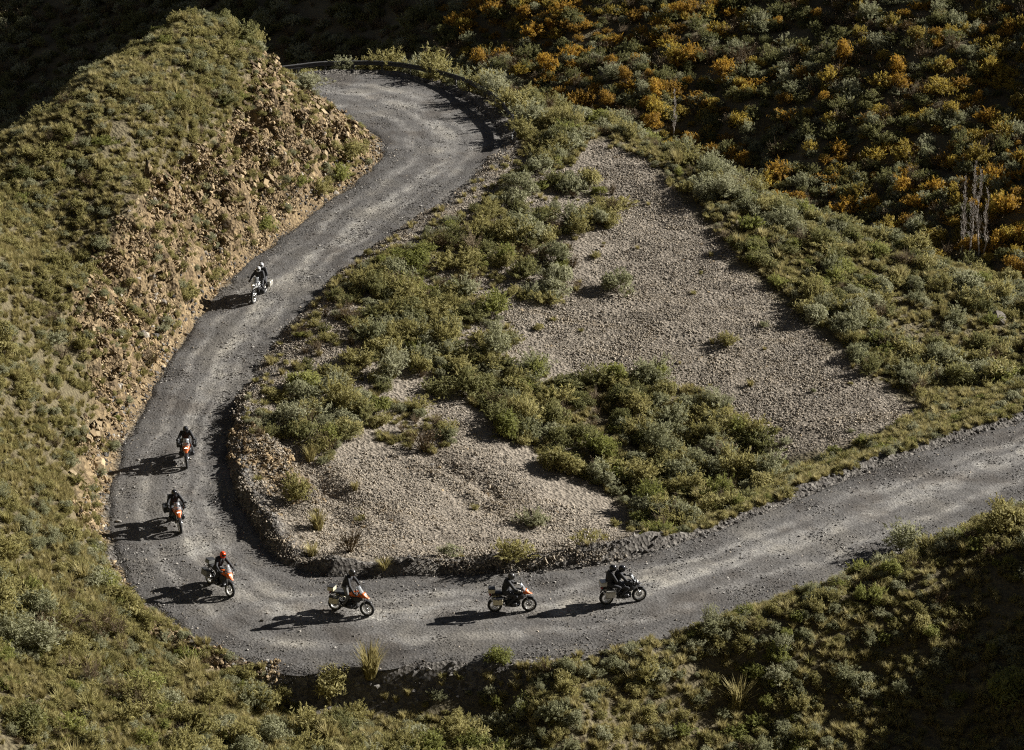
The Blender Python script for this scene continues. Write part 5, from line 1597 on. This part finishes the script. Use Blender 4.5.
def person(label, pose, legs='dark_trousers', helm='helm_black', glove='glove', bulk=1.18):
    p = POSES[pose]; bm = bmesh.new(); v = {k: Vector(a) for k, a in p.items()}

    def mir(a, s): return Vector((a.x, a.y * s, a.z))
    capsule(bm, v['pel'] + Vector((0, -.07, 0)), v['pel'] + Vector((0, .07, 0)), .145 * bulk, .145 * bulk)
    capsule(bm, v['pel'], v['waist'], .15 * bulk, .145 * bulk)
    for s in (1, -1):
        capsule(bm, mir(v['waist'] + Vector((0, .04, 0)), s), mir(v['chest'] + Vector((0, .075, 0)), s), .135 * bulk, .135 * bulk)
        capsule(bm, mir(v['chest'] + Vector((0, .08, .02)), s), mir(v['sho'], s), .11 * bulk, .085)
        capsule(bm, mir(v['sho'], s), mir(v['elb'], s), .088, .070)
        w = v['hand'] - (v['hand'] - v['elb']).normalized() * .075
        capsule(bm, mir(v['elb'], s), mir(w, s), .070, .048)
        # hand: palm, four fingers curled round the grip, thumb underneath
        up = Vector((0, 0, 1)); fw = Vector((v['grip'].x, v['grip'].y, 0)).normalized(); lat = fw.cross(up) * -1
        h = v['hand']
        capsule(bm, mir(w, s), mir(h + up * .022 - fw * .015, s), .036, .034, 10)
        for q in range(4):
            off = lat * (.034 - .023 * q); ln = (.9, 1.0, .95, .78)[q]
            a = h + off + up * .03 + fw * .01; b = a + fw * .034 * ln - up * .006; c = b + fw * .004 - up * .032 * ln; d = c - fw * .022 * ln - up * .008
            for a1, b1, r1 in ((a, b, .0115), (b, c, .0108), (c, d, .0098)): capsule(bm, mir(a1, s), mir(b1, s), r1, r1 * .95, 8)
        t0 = h - lat * -.03 - fw * .015 + up * .01; t1 = t0 - up * .03 + fw * .012; t2 = t1 + fw * .026
        capsule(bm, mir(t0, s), mir(t1, s), .014, .0125, 8); capsule(bm, mir(t1, s), mir(t2, s), .0125, .011, 8)
        capsule(bm, mir(v['hip'], s), mir(v['knee'], s), .105 * bulk, .075)
        capsule(bm, mir(v['knee'], s), mir(v['ank'], s), .072, .052)
        capsule(bm, mir(v['ank'], s), mir(v['toe'], s), .052, .04)
        capsule(bm, mir(v['ank'] + Vector((-.05, 0, -.02)), s), mir(v['ank'], s), .042, .052)
    capsule(bm, v['chest'] + Vector((0, 0, .06)), v['neck'], .10, .062)
    capsule(bm, v['neck'], v['head'] - Vector((0, 0, .03)), .062, .07)
    capsule(bm, v['head'] - Vector((-.02, 0, .05)), v['head'] + Vector((0, 0, .03)), .075, .095)   # the head inside the helmet
    me = bpy.data.meshes.new('person'); bm.to_mesh(me); bm.free()
    o = link('person', me)
    md = o.modifiers.new('skin', 'REMESH'); md.mode = 'VOXEL'; md.voxel_size = .011
    sm = o.modifiers.new('soft', 'SMOOTH'); sm.iterations = 3; sm.factor = .4
    dg = bpy.context.evaluated_depsgraph_get(); dg.update()
    m2 = bpy.data.meshes.new_from_object(o.evaluated_get(dg)); m2.name = 'person'
    o.modifiers.clear(); o.data = m2
    for mm in ('black_suit', legs, glove, 'boot', 'skin'): m2.materials.append(M[mm])
    nP = len(m2.polygons); C = np.empty(nP * 3); m2.polygons.foreach_get('center', C); C = C.reshape(-1, 3)
    mi = np.zeros(nP, int)
    hip_z = v['pel'].z + .02
    d_up = C @ np.array((v['waist'] - v['pel']).normalized()) - np.array(v['pel']).dot(np.array((v['waist'] - v['pel']).normalized()))
    arm = np.abs(C[:, 1]) > .30
    leg = (d_up < .02) & ~((C[:, 2] > 1.0) & (C[:, 0] > .05))
    mi[leg] = 1
    mi[C[:, 2] < v['ank'].z + .12] = 3
    for s in (1, -1):
        mi[np.linalg.norm(C - np.array(mir(v['hand'], s)), axis=1) < .10] = 2
    mi[np.linalg.norm(C - np.array(v['head']), axis=1) < .12] = 4
    m2.polygons.foreach_set('material_index', mi); m2.polygons.foreach_set('use_smooth', np.ones(nP, bool))
    tag(o, label, 'person', 'motorcycle riders')
    # full-face helmet, open at the bottom of the neck, with a visor
    hc = v['head'] + Vector((.015, 0, .015)); V, F = [], []
    nu, nv = 24, 14
    for q in range(nv + 1):
        b = -math.pi * .40 + (math.pi * .90) * q / nv
        for j in range(nu):
            a = 2 * math.pi * j / nu; c, s = math.cos(a), math.sin(a); cb, sb = math.cos(b), math.sin(b)
            rx = .168 if c > 0 else .158
            chin = .035 * max(0, c) ** 3 * max(0, -sb + .15)
            V.append((hc.x + rx * cb * c + chin, hc.y + .138 * cb * s, hc.z + .155 * sb - (.02 if sb < -.5 else 0)))
    for q in range(nv):
        for j in range(nu): F.append((q * nu + j, q * nu + (j + 1) % nu, (q + 1) * nu + (j + 1) % nu, (q + 1) * nu + j))
    F.append(tuple(nv * nu + j for j in range(nu)))
    hm = MB(); hm.add(V, F, True); ho = hm.build('helmet', M[helm], o)
    V, F = [], []
    for q in range(6):
        b = -.28 + .62 * q / 5
        for j in range(11):
            a = -1.05 + 2.1 * j / 10; c, s = math.cos(a), math.sin(a)
            for t in (1.0, 1.045): V.append((hc.x + (.168 * math.cos(b) * c) * t + .004, hc.y + .138 * math.cos(b) * s * t, hc.z + .155 * math.sin(b)))
    for q in range(5):
        for j in range(10):
            i = (q * 11 + j) * 2; F.append((i + 1, i + 3, i + 25, i + 23))
    vs = MB(); vs.add(V, F, True); vs.build('visor', M['visor'], ho)
    return o


BIKES = [   # front wheel contact in the photo, heading (deg, 0 = right, -90 = towards the viewer), lean to its left
    dict(at=(254, 303), head=-108, lean=0, paint='whitepaint', box='aluminium', bulky=True, top=False, label='white touring motorcycle carrying two people down the upper road',
         riders=[('seated', 'dark_trousers', 'helm_white', 'glove', 'front rider in dark clothes and white helmet on the white motorcycle'), ('pillion', 'dark_trousers', 'helm_white', 'glove', 'passenger in dark clothes and white helmet sitting behind on the white motorcycle')]),
    dict(at=(187, 468), head=-84, lean=0, paint='orangepaint', box='blackbox', top=False, label='orange motorcycle with black panniers on the straight before the near hairpin',
         riders=[('seated', 'dark_trousers', 'helm_black', 'glove', 'rider in black on the farther orange motorcycle on the straight before the bend')]),
    dict(at=(180.5, 533), head=-72, lean=-2, paint='orangepaint', box='blackbox', top=True, label='orange motorcycle with dark top case just entering the near hairpin',
         riders=[('seated', 'dark_trousers', 'helm_black', 'glove', 'rider in black on the orange motorcycle just entering the near hairpin')]),
    dict(at=(229, 597), head=-50, lean=9, paint='orangepaint', box='greybox', top=True, label='orange motorcycle with grey boxes leaning through the near hairpin',
         riders=[('seated', 'dark_trousers', 'helm_orange', 'glove', 'rider in black wearing a bright orange helmet in the near hairpin')]),
    dict(at=(367, 616), head=-20, lean=2, paint='orangepaint', box='beigebox', top=True, label='orange motorcycle with beige panniers ridden by a standing rider',
         riders=[('standing', 'grey_trousers', 'helm_dark', 'glove', 'rider standing on the pegs in black jacket and grey trousers')]),
    dict(at=(529, 611), head=5, lean=1, paint='orangepaint', tank='blackpaint', box='beigebox', top=True, label='orange and black motorcycle seen in profile in the middle of the lower road',
         riders=[('seated', 'dark_trousers', 'helm_dark', 'glove_pale', 'rider in black with pale gloves on the motorcycle in the middle of the lower road')]),
    dict(at=(639, 601), head=14, lean=0, paint='blackpaint', box='aluminium', bulky=True, top=True, label='black touring motorcycle carrying two riders at the front of the line',
         riders=[('seated', 'dark_trousers', 'helm_black', 'glove', 'front rider in black on the leading black motorcycle'), ('pillion', 'dark_trousers', 'helm_black', 'glove', 'passenger in black sitting behind on the leading black motorcycle')]),
]
for B in BIKES:
    bk = motorcycle(B['label'], B['paint'], B['box'], B['top'], B.get('bulky', False), B.get('tank'))
    h = math.radians(B['head']); d = Vector((math.cos(h), math.sin(h)))
    zf = 1.0
    for _ in range(6):
        fp = unproj(B['at'][0], B['at'][1], zf); zf = road_z(fp[0], fp[1])
    c = Vector((fp[0], fp[1])) - d * .78; r = Vector((fp[0], fp[1])) - d * 1.54
    zr_ = road_z(r.x, r.y)
    pitch = math.atan2(zf - zr_, 1.54)
    X = Vector((d.x * math.cos(pitch), d.y * math.cos(pitch), math.sin(pitch))); Y = Vector((0, 0, 1)).cross(X).normalized(); Z = X.cross(Y)
    ln = math.radians(B['lean'])
    Mx = Matrix((X, Y, Z)).transposed().to_4x4() @ Matrix.Rotation(-ln, 4, 'X')
    Mx.translation = Vector((c.x, c.y, zr_ + (zf - zr_) * .76 / 1.54 + .004))
    bk.matrix_world = Mx
    for ps, lg, hm_, gl, lb in B['riders']:
        o = person(lb, ps, lg, hm_, gl)
        o.matrix_world = Mx
